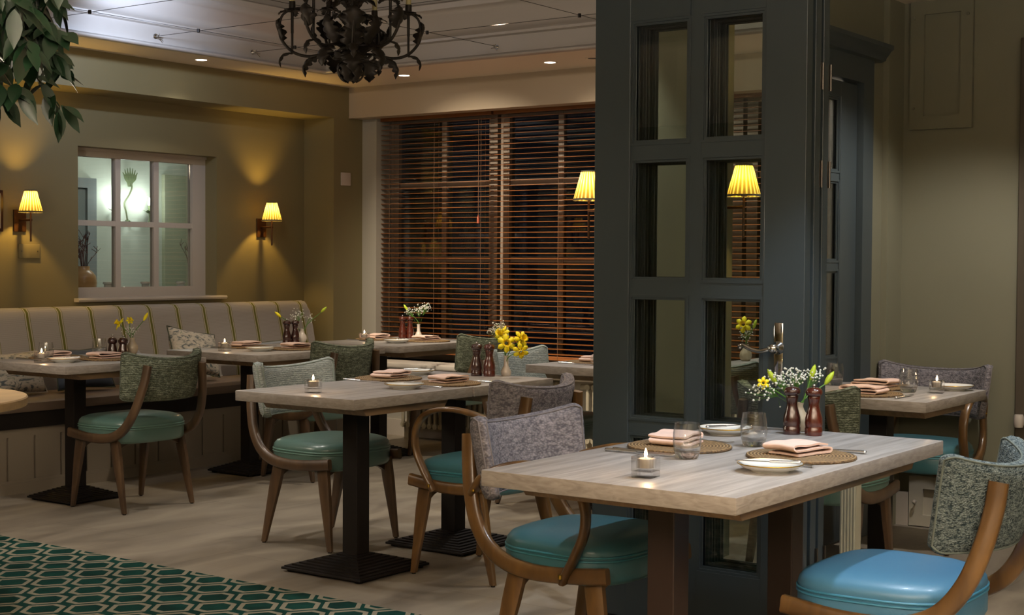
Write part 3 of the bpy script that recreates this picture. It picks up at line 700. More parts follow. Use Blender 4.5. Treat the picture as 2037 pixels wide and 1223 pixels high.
# ---------------------------------------------------------------- chairs
def back_surface(hw, dep, z0, z1):
    """returns function (u,v,side) -> point ; u -1..1, v 0..1"""
    def P(u, v, s):
        r = max(abs(u), abs(2*v-1)); T = .029*(1-min(1, r)**9)**.5
        ang = u*1.02
        top = z1-.046*(1-abs(u)**2.2); bot = z0+.0*u
        cut = 1-.20*max(0, (abs(u)-.86)/.14)**2.0
        vv = .5+(v-.5)*cut
        z = bot+(top-bot)*vv
        x = hw*math.sin(ang*1.15)/math.sin(1.02*1.15)*(1-.085*(1-vv)**1.3)
        y = -.318+dep*(1-math.cos(ang*1.15))/(1-math.cos(1.02*1.15))-.035*(vv-.5)*2*.6
        nx = -math.sin(ang*.9); ny = math.cos(ang*.9)
        k = s*T*(1.0 if s > 0 else 1.0)
        return Vector((x+nx*k*1.0, y+ny*k, z))
    return P
def chair(label, x, y, rz, seat, pipe, back, arms=False, wood=M_CHW, group=None, hw=.25, kind='dining_chair', backpipe=None, z1=.835, rear_back=None):
    t = thing(kind, label, 'chair', (x, y, 0), rz, group)
    backpipe = M_PIPEL if back is M_WLILAC else (M_PIPEM if back is M_WPALE else (M_PIPEC if back is M_WBOUC else backpipe))
    # seat cushion
    def outline(th, k):
        c, s = math.cos(th), math.sin(th); e = 2/3.4
        px = abs(c)**e*(1 if c >= 0 else -1); py = abs(s)**e*(1 if s >= 0 else -1)
        wid = .243+.012*py
        return px*wid*k, py*.222*(k)
    bm = bmesh.new(); n = 48; rings = []
    for k, z in ((.88, .352), (.965, .356), (1.0, .370), (1.0, .425), (.994, .429), (1.0, .433), (1.0, .437), (.994, .441), (1.0, .446), (.985, .460), (.94, .473), (.82, .484), (.6, .491), (.3, .494)):
        rings.append([bm.verts.new((*outline(i/n*2*PI, k), z)) for i in range(n)])
    for a, b in zip(rings, rings[1:]):
        for i in range(n): bm.faces.new([a[i], a[(i+1) % n], b[(i+1) % n], b[i]])
    bm.faces.new(rings[0]); bm.faces.new(rings[-1])
    so = obj('seat', bm, seat, t, 60)
    bm = bmesh.new()
    for z in (.4275, .4385): tube(bm, [(*outline(i/n*2*PI, 1.003), z) for i in range(n)], .0036, 6, 1, True)
    obj('piping', bm, pipe, so, 180)
    # backrest
    P = back_surface(hw, .125, .572, z1+.008)
    bm = bmesh.new(); NU, NV = 30, 12; g = {}
    for s in (1, -1):
        for i in range(NU+1):
            for j in range(NV+1):
                if s == -1 and (i in (0, NU) or j in (0, NV)): g[s, i, j] = g[1, i, j]; continue
                fu = math.sin((i/NU*2-1)*PI/2); fv = .5+.5*math.sin((j/NV*2-1)*PI/2)
                g[s, i, j] = bm.verts.new(P(fu, fv, s))
        for i in range(NU):
            for j in range(NV):
                f = bm.faces.new([g[s, i, j], g[s, i+1, j], g[s, i+1, j+1], g[s, i, j+1]]); f.material_index = 1 if (s == -1 and rear_back) else 0
    bo = obj('backrest', bm, [back, rear_back] if rear_back else back, t, 180)
    for s in (.55, -.55):
        sg = 1 if s > 0 else -1; uu = [.975*math.sin((i/NU*2-1)*PI/2) for i in range(NU+1)]
        loop = [P(u, .972, sg) for u in uu]+[P(.975, .028+.944*v/8, sg) for v in range(7, 0, -1)]+[P(-u, .028, sg) for u in uu]+[P(-.975, .028+.944*v/8, sg) for v in range(1, 8)]
        bm = bmesh.new(); tube(bm, loop, .0030, 6, 1, True)
        obj('piping', bm, backpipe or M_PIPEW, bo, 180)
    # bentwood side frames, legs, aprons
    for s in (-1, 1):
        bm = bmesh.new()
        pts = [(.238, .215, .395), (.242, .12, .385), (.243, .02, .378), (.243, -.07, .380), (.241, -.15, .396), (.236, -.22, .438), (.225, -.272, .51), (.208, -.305, .60), (.190, -.325, .69), (.180, -.333, .762)]
        sweep(bm, [(s*a, b, c) for a, b, c in pts], rsec(.027, .048, .22), Vector((1, 0, 0)), 6)
        obj('side_frame', bm, wood, t, 50)
        for fy, ty in ((.205, .150), (-.205, -.115)):
            bm = bmesh.new(); leg(bm, (s*.212, ty, .385), (s*.225, fy, .006), .032, .022, .062, .026)
            lg = obj('leg', bm, wood, t, 45)
            bm = bmesh.new(); lathe(bm, [(0, 0), (.009, 0), (.009, .007), (0, .007)], 10, (s*.225, fy, 0)); obj('foot_cap', bm, M_BLACK, lg, 40)
    for yy in (.145, -.118):
        bm = bmesh.new(); A = []
        xs = [-.205+.41*i/16 for i in range(17)]
        low = [(x, .315+.050*(1-(x/.205)**2)**.8) for x in xs]
        prism(bm, [(-.205, .378)]+low+[(.205, .378)], 'y', yy-.011, yy+.011)
        obj('apron', bm, wood, t, 40)
    if arms:
        for s in (-1, 1):
            bm = bmesh.new()
            pts = [(.214, -.292, .585), (.235, -.235, .645), (.262, -.13, .688), (.275, -.03, .702), (.278, .06, .692), (.277, .125, .655), (.275, .158, .595), (.272, .155, .52), (.268, .12, .445), (.262, .085, .385), (.258, .075, .362)]
            sweep(bm, [(s*a, b, c) for a, b, c in pts], rsec(.040, .020, .3), Vector((1, 0, 0)), 6)
            ao = obj('armrest', bm, wood, t, 50)
            bm = bmesh.new()
            for p in ((.284, .08, .385), (.234, -.275, .60)): lathe(bm, [(0, -.006), (.006, -.006), (.006, .006), (0, .008)], 10, (s*p[0], p[1], p[2]))
            obj('screw', bm, M_GOLD, ao, 40)
    return t
DN = PI
chair('walnut dining chair with sage seat and grey green woven back at the leftmost bench table', 5.06, 6.12, 0, M_SAGE, M_PIPES, M_WGREEN, wood=M_CHWD)
chair('chair with pale mint back facing us, tucked under the middle candle table', 4.98, 4.63, DN, M_SAGE, M_PIPES, M_WPALE, wood=M_CHWD)
chair('grey green chair seen from behind at the second bench table', 6.43, 6.115, 0, M_SAGE, M_PIPES, M_WGREEN, wood=M_CHWD)
chair('dark green woven chair seen from behind at the far corner table', 7.67, 6.01, 0, M_SAGE, M_PIPES, M_WGREEN, wood=M_CHWD)
chair('pale mint backed chair facing us below the right blind', 6.50, 4.42, DN, M_SAGE, M_PIPES, M_WPALE, wood=M_CHWD)
chair('bentwood armchair with teal seat and lilac grey back at the middle tables', 4.88, 3.655, 0, M_TEAL, M_PIPET, M_WLILAC, True, kind='armchair', hw=.265)
chair('bentwood armchair with teal seat and lilac grey back at the foreground table', 3.78, 2.43, DN, M_TEAL, M_PIPET, M_WLILAC, True, kind='armchair', hw=.275)
chair('oak dining chair with bright blue seat and flecked charcoal back, bottom right', 3.79, 1.46, 0, M_BLUE, M_PIPEB, M_WBOUC, hw=.255)
chair('armchair with lilac grey back facing us at the right hand table', 6.58, 2.44, PI/2, M_TEAL, M_PIPET, M_WLILAC, True, kind='armchair', hw=.27)
chair('pale mint backed chair seen through the right door panes', 6.545, 3.37, -PI/2, M_SAGE, M_PIPES, M_WPALE, wood=M_CHWD)
chair('sage chair with green woven back between the mills and the right hand table', 5.515, 2.44, -PI/2, M_SAGE, M_PIPES, M_WGREEN, wood=M_CHWD)

# ================================================================ TABLEWARE
TZ = .76
def p_mat():
    bm = bmesh.new(); r = .152
    lathe(bm, [(0, 0), (r-.004, 0), (r, .003), (r-.001, .007), (r-.006, .0085), (.10, .007), (0, .007)], 48)
    o = obj('placemat', bm, M_RATTAN, None, 60); return o
def p_napkin(seed=0):
    rnd = random.Random(seed)
    bm = bmesh.new(); L, W = .17, .115; n = 22
    def sheet(z, lo, hi, tk=.0032):
        pass
    # folded profile in x-z, swept along y with gentle waviness
    prof = []
    th = .0052
    path = [(-.070, .004), (.058, .004), (.077, .007), (.0815, .012), (.076, .0165), (.05, .017), (-.055, .0155), (-.073, .0165), (-.080, .0225), (-.074, .028), (-.05, .029), (.0, .028), (.045, .0275), (.072, .0255)]
    P = smoothpath([(a, 0, b) for a, b in path], 3)
    rows = []
    M_ = 9
    for j in range(M_):
        v = j/(M_-1)*2-1; row = []
        for i, p in enumerate(P):
            a = P[max(i-1, 0)]; b = P[min(i+1, len(P)-1)]; t = (b-a).normalized(); nn = Vector((-t.z, 0, t.x))
            wz = .0015*math.sin(5*p.x/.08+v*2+seed)+.0012*math.sin(v*3+seed)
            wy = W/2*v*(1-.03*math.sin(p.z*200+seed))+.004*math.sin(p.x*30+seed)
            skew = .014*(p.z/.03)*(1 if seed % 2 else -1)
            row.append((Vector((p.x+.006*math.sin(v*1.6+seed), wy+skew, max(.0015, p.z+wz*p.z/.03)))+nn*th/2, Vector((p.x+.006*math.sin(v*1.6+seed), wy+skew, max(.0002, p.z+wz*p.z/.03)))-nn*th/2))
        rows.append(row)
    V = [[(bm.verts.new(a), bm.verts.new(b)) for a, b in r] for r in rows]
    K = len(P)
    for j in range(M_-1):
        for i in range(K-1):
            bm.faces.new([V[j][i][0], V[j][i+1][0], V[j+1][i+1][0], V[j+1][i][0]])
            bm.faces.new([V[j][i][1], V[j+1][i][1], V[j+1][i+1][1], V[j][i+1][1]])
        for i in (0, K-1): bm.faces.new([V[j][i][0], V[j][i][1], V[j+1][i][1], V[j+1][i][0]])
    for j in (0, M_-1):
        for i in range(K-1): bm.faces.new([V[j][i][0], V[j][i][1], V[j][i+1][1], V[j][i+1][0]])
    # close the two long ends visually with a soft inner fill
    zmin = min(v.co.z for v in bm.verts)
    for v in bm.verts: v.co.z -= zmin
    return obj('napkin', bm, M_NAP, None, 60)
def p_plate():
    t = thing('side_plate', '', 'plate')
    bm = bmesh.new(); lathe(bm, [(0, .003), (.045, .003), (.046, 0), (.050, 0), (.052, .004), (.074, .012), (.083, .0195), (.0845, .021), (.083, .0222), (.072, .0155), (.055, .009), (.04, .007), (0, .007)], 48)
    obj('plate_body', bm, M_CHINA, t, 60)
    bm = bmesh.new(); tube(bm, [(.0842*math.cos(a/48*2*PI), .0842*math.sin(a/48*2*PI), .0212) for a in range(48)], .0016, 6, 1, True); obj('gold_rim', bm, M_GOLD, t, 180)
    return t
def p_knife(name='knife', L=.215, w=.018):
    t = thing(name, '', 'knife')
    bm = bmesh.new(); prof = []
    prism(bm, [(-w*.42, .0), (w*.42, .0), (w*.5, L*.25), (w*.4, L*.45), (w*.05, L*.54), (-w*.42, L*.5)], 'z', .0035, .0052)
    obj('blade', bm, M_STEEL, t, 30)
    bm = bmesh.new(); sweep(bm, [(0, .002, .0045), (0, -.012, .0050), (0, -.05, .0055), (0, -L*.40, .006), (0, -L*.46, .0052)], rsec(.011, .008, .35), Vector((1, 0, 0)), 3, taper=lambda q: .7+.5*q if q < .95 else .7)
    obj('handle', bm, M_STEEL, t, 50); return t
def p_fork():
    t = thing('fork', '', 'fork'); bm = bmesh.new()
    for i in range(4): tube(bm, [((i-1.5)*.0062, .055, .004), ((i-1.5)*.0062, .08, .003), ((i-1.5)*.0058, .105, .006)], .0013, 5)
    prism(bm, [(-.011, .056), (.011, .056), (.0105, .035), (.003, .018), (-.003, .018), (-.0105, .035)], 'z', .0025, .0052)
    obj('tines', bm, M_STEEL, t, 30)
    bm = bmesh.new(); sweep(bm, [(0, .02, .0042), (0, -.01, .0055), (0, -.06, .0055), (0, -.095, .0045)], rsec(.008, .004, .35), Vector((1, 0, 0)), 3, taper=lambda q: .7+.9*q)
    obj('handle', bm, M_STEEL, t, 50); return t
def p_glass():
    bm = bmesh.new()
    lathe(bm, [(0, 0), (.027, 0), (.031, .003), (.037, .025), (.0395, .045), (.0385, .070), (.0345, .095), (.0342, .098), (.0332, .098), (.0335, .095), (.0372, .070), (.0380, .045), (.0365, .030), (.030, .021), (.014, .018), (0, .0175)], 36)
    
    for f in bm.faces:
        if max(v.co.z for v in f.verts) < .0305: f.material_index = 1
    o = obj('tumbler', bm, [M_GLASS, M_GBASE], None, 60); return o
def p_candle():
    t = thing('candle_holder', '', 'candle'); bm = bmesh.new(); n = 24; s = .0275
    # square glass block with a round well
    box(bm, -s, s, -s, s, 0, .016, .002)
    o1 = [bm.verts.new((x, y, z)) for z in (.0165, .054) for x, y in ((-s, -s), (s, -s), (s, s), (-s, s))]
    for i in range(4): bm.faces.new([o1[i], o1[(i+1) % 4], o1[4+(i+1) % 4], o1[4+i]])
    rg = [[bm.verts.new((.0215*math.cos(i/n*2*PI+PI/4), .0215*math.sin(i/n*2*PI+PI/4), z)) for i in range(n)] for z in (.054, .024)]
    for i in range(n): bm.faces.new([rg[0][i], rg[1][i], rg[1][(i+1) % n], rg[0][(i+1) % n]])
    bm.faces.new(rg[1]); 
    for q in range(4):        # top rim between the round well and the square edge
        c = o1[4+(2, 3, 0, 1)[q]]; seg = rg[0][q*6:(q*6+7)] if q < 3 else rg[0][18:]+[rg[0][0]]
        c2 = o1[4+(3, 0, 1, 2)[q]]
        for i in range(6): bm.faces.new([c, seg[i], seg[i+1]]) if i < 6 else None
        bm.faces.new([c, seg[6], c2])
    bm.faces.new([o1[3], o1[2], o1[1], o1[0]])
    obj('glass_cube', bm, M_CGLASS, t, 20)
    bm = bmesh.new(); lathe(bm, [(0, .0245), (.019, .0245), (.0195, .044), (.0175, .047), (.006, .0462), (0, .0462)], 20); wx = obj('tealight', bm, M_WAX, t, 50)
    bm = bmesh.new(); tube(bm, [(0, 0, .046), (.0005, 0, .053)], .0009, 5); obj('wick', bm, M_WICK, wx, 60)
    bm = bmesh.new(); lathe(bm, [(0, .050), (.0030, .053), (.0044, .057), (.0038, .063), (.0018, .069), (0, .074)], 12); obj('flame', bm, M_FLAME, t, 60)
    return t
def p_mill(mat, knob):
    t = thing('pepper_mill', '', 'mill'); bm = bmesh.new()
    lathe(bm, [(0, 0), (.0265, 0), (.0275, .003), (.0275, .022), (.0255, .025), (.0265, .030), (.0275, .038), (.0265, .055), (.0215, .072), (.0172, .088), (.0165, .100), (.0185, .112), (.0205, .120), (.019, .123), (0, .123)], 28)
    obj('mill_body', bm, mat, t, 45)
    bm = bmesh.new(); lathe(bm, [(0, .1235), (.0195, .1235), (.0245, .127), (.0265, .134), (.0255, .141), (.0205, .147), (.010, .150), (0, .150)], 28)
    hd = obj('mill_head', bm, mat, t, 60)
    bm = bmesh.new(); lathe(bm, [(0, .150), (.003, .150), (.003, .1525), (.0052, .154), (.0055, .1575), (.003, .160), (0, .160)], 14); obj('finial', bm, knob, hd, 60)
    return t
def p_squat(mat, knob):
    t = thing('pepper_mill', '', 'mill'); bm = bmesh.new()
    lathe(bm, [(0, 0), (.027, 0), (.028, .004), (.026, .03), (.021, .052), (.020, .060), (0, .060)], 24); obj('mill_body', bm, mat, t, 45)
    bm = bmesh.new(); lathe(bm, [(0, .0605), (.021, .0605), (.027, .070), (.027, .082), (.019, .094), (.009, .098), (0, .098)], 24); hd = obj('mill_head', bm, mat, t, 60)
    bm = bmesh.new(); lathe(bm, [(0, .098), (.004, .098), (.004, .103), (.007, .106), (.0065, .112), (0, .115)], 14); obj('finial', bm, knob, hd, 60)
    return t
def daffodil(bmp_, c, d, s=1.0, mi=0):
    """petals + trumpet at c facing d into bmesh"""
    d = Vector(d).normalized(); a = d.orthogonal().normalized(); b = d.cross(a)
    for k in range(6):
        th = k*PI/3+.2; r = a*math.cos(th)+b*math.sin(th); q = d.cross(r)
        rings = []
        for f, wd, lift in ((0, .25, 0), (.35, .85, .06), (.7, 1, .0), (1.0, .12, -.08)):
            cc = Vector(c)+r*(.006+.028*f)*s+d*lift*.03*s
            rings.append([bmp_.verts.new(cc-q*.010*wd*s), bmp_.verts.new(cc+d*.003*s), bmp_.verts.new(cc+q*.010*wd*s)])
        for u, v in zip(rings, rings[1:]):
            for i in range(2): bmp_.faces.new([u[i], u[i+1], v[i+1], v[i]]).material_index = mi
    prev = None; n = 14
    for r_, h in ((.006, 0), (.009, .010), (.010, .018), (.014, .023)):
        rg = [bmp_.verts.new(Vector(c)+d*h*s+(a*math.cos(i/n*2*PI)+b*math.sin(i/n*2*PI))*r_*s*(1+.08*math.sin(i*3))) for i in range(n)]
        if prev:
            for i in range(n): bmp_.faces.new([prev[i], prev[(i+1) % n], rg[(i+1) % n], rg[i]]).material_index = mi+1
        prev = rg
def p_vase(loc, label, flowers, buds, gyp, mat=None, shape=0, seed=1):
    rnd = random.Random(seed)
    t = thing('bud_vase', label, 'vase', loc)
    bm = bmesh.new()
    if shape == 0: pr = [(0, 0), (.022, 0), (.029, .012), (.034, .03), (.031, .048), (.018, .066), (.013, .080), (.016, .092), (.0145, .092), (.011, .080), (.012, .06), (0, .03)]
    else: pr = [(0, 0), (.020, 0), (.024, .008), (.025, .022), (.018, .036), (.0115, .050), (.0105, .085), (.013, .096), (.0115, .096), (.009, .085), (.009, .05), (0, .03)]
    lathe(bm, pr, 26); obj('vase_body', bm, mat or M_CER, t, 60)
    def stem(end, bend=.02):
        bm = bmesh.new(); e = Vector(end); mid = e*.5+Vector((bend*rnd.uniform(-1, 1), bend*rnd.uniform(-1, 1), .02))
        tube(bm, [(0, 0, .045), (mid.x*.45, mid.y*.45, max(.09, mid.z)), e], .0022, 6, 4); return obj('stem', bm, M_STEM, t, 60)
    for e, d, s in flowers:
        st = stem(e); bm = bmesh.new(); daffodil(bm, e, d, s); o = obj('daffodil', bm, [M_YEL, M_YELD], st, 60)
        so = o.modifiers.new('s', 'SOLIDIFY'); so.thickness = .0008
    for e, c in buds:
        st = stem(e); bm = bmesh.new(); lathe(bm, [(0, -.004), (.004, 0), (.0085, .012), (.0095, .026), (.006, .042), (0, .052)], 10)
        d = Vector((e[0], e[1], .12)).normalized(); bmesh.ops.rotate(bm, verts=bm.verts, matrix=Vector((0, 0, 1)).rotation_difference(d).to_matrix(), cent=(0, 0, 0)); bmesh.ops.translate(bm, verts=bm.verts, vec=e)
        obj('flower_bud', bm, c, st, 60)
    if gyp:
        bs = bmesh.new(); bm = bmesh.new()
        for c, rad, num in gyp:
            cv = Vector(c)
            for k in range(num):
                p = cv+Vector((rnd.gauss(0, 1), rnd.gauss(0, 1), rnd.gauss(0, .8)))*rad*.5
                bmesh.ops.create_icosphere(bm, subdivisions=1, radius=rnd.uniform(.0026, .0044), matrix=Matrix.Translation(p))
                if k % 3 == 0: tube(bs, [(0, 0, .07), cv*.6+Vector((0, 0, .03)), p], .0007, 4)
        g = obj('gypsophila_stems', bs, M_STEM, t, 60); tag(obj('gypsophila_blossoms', bm, M_WHF, g, 60), kind='stuff')
    return t
# prototypes, each moved to its first place, then copied
protos = {}
def put(kind, x, y, z, rz, label, group=None):
    mk = {'mat': p_mat, 'nap0': lambda: p_napkin(0), 'nap1': lambda: p_napkin(1), 'plate': p_plate, 'knife': p_knife,
          'butter': lambda: p_knife('butter_knife', .17, .016), 'fork': p_fork, 'glass': p_glass, 'candle': p_candle,
          'millr': lambda: p_mill(M_MILL, M_STEEL), 'milld': lambda: p_mill(M_MILLB, M_STEEL), 'squat': lambda: p_squat(M_MILLB, M_STEEL)}
    cat = {'mat': 'placemat', 'nap0': 'napkin', 'nap1': 'napkin', 'plate': 'plate', 'knife': 'knife', 'butter': 'knife', 'fork': 'fork', 'glass': 'glass', 'candle': 'candle', 'millr': 'mill', 'milld': 'mill', 'squat': 'mill'}
    if kind not in protos:
        o = protos[kind] = mk[kind](); o.location = (x, y, z); o.rotation_euler = (0, 0, rz)
        o['label'] = label; o['category'] = cat[kind]
    else: o = dup(protos[kind], (x, y, z), rz, label)
    if group: o['group'] = group
    elif 'group' in o.keys(): del o['group']
    return o
G = dict(mat='rattan placemats', nap='folded napkins', plate='gold rimmed side plates', knife='table knives', butter='butter knives', fork='forks', glass='water tumblers', candle='tealight candle holders', mill='wooden mills')
def setting(cx, cy, rz, where, nap='nap0', plate=True, nrot=0, dn=(0, 0), knife=True, fork=True, pd=(-.305, 0), bk=.3, two=False):
    """rz = 0: diner sits on the -y side facing +y"""
    def W(dx, dy): return cx+dx*math.cos(rz)-dy*math.sin(rz), cy+dx*math.sin(rz)+dy*math.cos(rz)
    put('mat', cx, cy, TZ, rz, 'round woven rattan placemat '+where, G['mat'])
    x, y = W(*dn); put(nap, x, y, TZ+.0088, rz+nrot, 'folded blush napkin on the placemat '+where, G['nap'])
    if knife: x, y = W(.172, -.02); put('knife', x, y, TZ, rz+.03, 'steel table knife right of the placemat '+where, G['knife'])
    if two: x, y = W(.195, -.03); put('knife', x, y, TZ, rz+.06, 'second steel knife outermost beside the placemat '+where, G['knife'])
    if fork: x, y = W(-.172, -.02); put('fork', x, y, TZ, rz-.03, 'steel fork left of the placemat '+where, G['fork'])
    if plate:
        x, y = W(*pd); put('plate', x, y, TZ, rz, 'white side plate with gold rim '+where, G['plate'])
        put('butter', x, y, TZ+.0205, rz+bk, 'butter knife lying across the side plate '+where, G['butter'])
# foreground table
setting(3.745, 1.715, 0, 'at the front of the foreground table', 'nap1', nrot=-.25, dn=(.02, .015), pd=(-.30, -.052), bk=.35)
setting(3.72, 2.085, PI, 'at the back of the foreground table', 'nap0', nrot=.1, dn=(-.03, -.02), pd=(-.39, -.055), bk=1.2, two=True)
put('glass', 3.530, 1.955, TZ, .3, 'water tumbler beside the candle on the foreground table', G['glass'])
put('glass', 3.885, 1.930, TZ, .8, 'water tumbler between the two napkins on the foreground table', G['glass'])
put('candle', 3.158, 1.866, TZ, .10, 'lit tealight in a glass cube on the foreground table', G['candle'])
put('milld', 4.235, 1.972, TZ, 0, 'darker wooden mill, left of the pair on the foreground table', G['mill'])
put('millr', 4.250, 1.905, TZ, 0, 'reddish wooden mill, right of the pair on the foreground table', G['mill'])
p_vase((4.325, 1.99, TZ), 'green sprigged vase of daffodil buds and gypsophila behind the foreground mills', [((-.085, .085, .155), (-1, -.6, .2), .62)],
       [((-.045, .06, .155), M_BUD), ((.03, -.025, .165), M_BUD), ((.065, -.06, .15), M_BUD)], [((-.07, .09, .135), .04, 60), ((-.02, .01, .175), .04, 90), ((.04, -.03, .18), .03, 50), ((-.04, .06, .165), .035, 60)], seed=3)
# middle tables
setting(5.045, 4.335, PI, 'at the back of the middle tables', 'nap1', nrot=.1, pd=(-.30, -.08), dn=(-.02, -.01), bk=1.3)
setting(5.000, 3.965, 0, 'at the front of the middle tables', 'nap0', nrot=-.1, dn=(.03, .02), pd=(-.285, .0), bk=.4)
put('candle', 4.335, 4.128, TZ, .4, 'lit tealight alone on the middle table', G['candle'])
put('milld', 5.450, 4.142, TZ, 0, 'dark wooden mill, left of the pair on the middle tables', G['mill'])
put('millr', 5.470, 4.082, TZ, 0, 'red wooden mill, right of the pair on the middle tables', G['mill'])
p_vase((5.538, 4.035, TZ), 'slim white vase with bright yellow daffodils on the middle tables', [((-.02, -.015, .155), (-.8, -.7, .1), 1.35), ((.0, .025, .195), (-.8, .1, .4), 1.3), ((.03, -.065, .175), (-.3, -.9, .3), 1.25), ((-.002, -.085, .12), (-1, -.9, -.5), 1.2)], [],
       [((.0, .07, .215), .028, 40), ((.02, .045, .23), .03, 30)], M_CERW, 1, 5)
# leftmost bench table
setting(4.95, 6.60, PI, 'on the bench side of the leftmost table', 'nap0', plate=False, dn=(.02, 0))
setting(5.07, 6.33, 0, 'on the near side of the leftmost table', 'nap1', dn=(.0, .02), pd=(-.28, 0), bk=.8, fork=False)
put('candle', 4.70, 6.40, TZ, .2, 'lit tealight on the leftmost table', G['candle'])
put('glass', 4.785, 6.478, TZ, 0, 'tumbler behind the tealight on the leftmost table', G['glass'])
put('glass', 5.225, 6.60, TZ, 0, 'tumbler beside the squat mills on the leftmost table', G['glass'])
put('squat', 5.34, 6.63, TZ, 0, 'squat dark mill, left of the pair on the leftmost table', G['mill'])
put('squat', 5.37, 6.575, TZ, 0, 'squat dark mill, right of the pair on the leftmost table', G['mill'])
p_vase((5.455, 6.60, TZ), 'stoneware vase with yellow daffodils on the leftmost table', [((-.045, .055, .17), (-.7, .4, .5), 1.15), ((-.0, .02, .19), (-.3, -.8, .4), .7)], [((.045, -.045, .19), M_YEL)], [((-.0, .0, .13), .04, 60)], seed=9)
# second bench table
setting(6.30, 6.565, PI, 'on the bench side of the second bench table', 'nap1', plate=False, dn=(0, -.01))
setting(6.35, 6.21, 0, 'on the near side of the second bench table', 'nap0', dn=(.04, .03), pd=(-.245, .03), bk=.9, fork=False)
put('candle', 5.972, 6.40, TZ, .1, 'lit tealight on the second bench table', G['candle'])
put('milld', 6.735, 6.645, TZ, 0, 'dark mill, left of the pair on the second bench table', G['mill'])
put('milld', 6.785, 6.62, TZ, 0, 'dark mill, right of the pair on the second bench table', G['mill'])
p_vase((6.865, 6.64, TZ), 'small grey vase with a leaning green stem on the second bench table', [], [((-.10, .09, .17), M_YEL), ((.085, -.09, .20), M_BUD)], [((-.02, .03, .18), .05, 50), ((.05, -.03, .16), .03, 16)], M_CERW, 0, 12)
# far corner table
setting(7.50, 6.545, PI, 'on the far side of the corner table', 'nap0', plate=False, dn=(0, 0))
setting(7.55, 6.15, 0, 'on the near side of the corner table', 'nap1', dn=(.03, .03), pd=(-.27, .04), bk=.9, fork=False)
put('candle', 7.315, 6.50, TZ, .3, 'lit tealight on the far corner table', G['candle'])
put('millr', 7.755, 6.54, TZ, 0, 'reddish mill, left of the pair on the corner table', G['mill'])
put('millr', 7.795, 6.505, TZ, 0, 'reddish mill, right of the pair on the corner table', G['mill'])
p_vase((7.845, 6.47, TZ), 'white bottle vase with gypsophila before the left blind', [], [((-.035, .07, .19), M_BUD)], [((.01, -.0, .20), .04, 60), ((.04, -.035, .215), .035, 60), ((-.03, .06, .185), .03, 35)], M_CERW, 1, 15)
# table beside the door leaf
setting(6.57, 4.20, PI, 'on the table beside the folded doors', 'nap1', plate=False, dn=(0, 0))
put('candle', 6.385, 4.07, TZ, .3, 'lit tealight beside the edge of the door leaf', G['candle'])
p_vase((7.22, 3.64, TZ), 'vase with a pale yellow daffodil seen through the right door panes', [((-.03, .0, .20), (-1, -.3, .2), 1.4)], [((.03, -.03, .18), M_BUD)], [((.0, .0, .15), .05, 60)], seed=31)
put('candle', 7.10, 3.45, TZ, .2, 'lit tealight seen through the right door panes', G['candle'])
setting(7.0, 3.33, -PI/2, 'on the table seen through the door panes', 'nap0', plate=False, dn=(0, 0), knife=False, fork=False)
# right table
setting(5.70, 2.33, -PI/2, 'on the left side of the right hand table', 'nap1', plate=False, dn=(.0, -.02), knife=True, fork=False)
setting(6.03, 2.42, PI/2, 'on the far side of the right hand table', 'nap0', plate=False, dn=(0, 0), knife=False, fork=False)
put('plate', 6.15, 2.12, TZ, 0, 'white side plate with gold rim behind the candle on the right hand table', G['plate'])
put('candle', 5.965, 2.125, TZ, .2, 'lit tealight on the right hand table', G['candle'])
put('glass', 5.925, 2.232, TZ, 0, 'tumbler beside the candle on the right hand table', G['glass'])
put('glass', 6.05, 2.615, TZ, 0, 'tumbler at the back left of the right hand table', G['glass'])
for (x, y, e) in ((3.158, 1.866, .42), (4.335, 4.128, .42), (4.70, 6.40, .42), (5.972, 6.40, .42), (7.315, 6.50, .15), (6.385, 4.07, .12), (5.965, 2.125, .12)):
    point('candle_light', (x, y, TZ+.085), e, (1, .6, .28), .006)

# ================================================================ BLINDS, RADIATOR
def blind(y0, y1, label, tilt, wand):
    t = thing('venetian_blind', label, 'blind', (8.375, 0, 0))
    bm = bmesh.new(); n = 46; zt, zb = 2.31, .655
    rr = random.Random(int(y0*10))
    for k in range(n):
        z = zb+(zt-zb)*k/(n-1); a = tilt+rr.uniform(-.02, .02); c, s = math.cos(a), math.sin(a)
        vs = []
        for yy in (y0+.005, y1-.005):
            for u, v in ((-.024, -.0019), (.024, -.0019), (.024, .0019), (-.024, .0019)):
                vs.append(bm.verts.new((u*c-v*s, yy, z+u*s+v*c)))
        for f in ((0, 1, 2, 3), (4, 5, 6, 7), (0, 1, 5, 4), (1, 2, 6, 5), (2, 3, 7, 6), (3, 0, 4, 7)): bm.faces.new([vs[i] for i in f])
    obj('slats', bm, M_BLIND, t, 0)
    obj('head_rail', B((-.03, .03, y0, y1, 2.335, 2.385, .003)), M_BLIND, t, 0)
    obj('bottom_rail', B((-.025, .025, y0, y1, .612, .640, .004)), M_BLIND, t, 0)
    bm = bmesh.new(); m_ = max(2, int((y1-y0)/.42))
    for i in range(m_+1):
        yy = y0+.09+(y1-y0-.18)*i/m_
        for dx in (-.027, .027): tube(bm, [(dx, yy, .62), (dx, yy, 2.34)], .0013, 4)
    obj('ladder_cords', bm, M_CORD, t, 60)
    if wand:
        bm = bmesh.new(); tube(bm, [(-.035, wand, 2.33), (-.036, wand, 1.62)], .0016, 5); pc = obj('pull_cord', bm, M_CORD, t, 60)
        bm = bmesh.new(); lathe(bm, [(0, 1.565), (.011, 1.568), (.009, 1.60), (.003, 1.625), (0, 1.626)], 10, (-.036, wand, 0)); obj('tassel', bm, plain('cord tassel wood', '9a4a30', .4), pc, 60)
    return t
blind(6.225, 7.262, 'brown slatted wooden blind, left of the pair seen beside the door leaf', .07, 6.33)
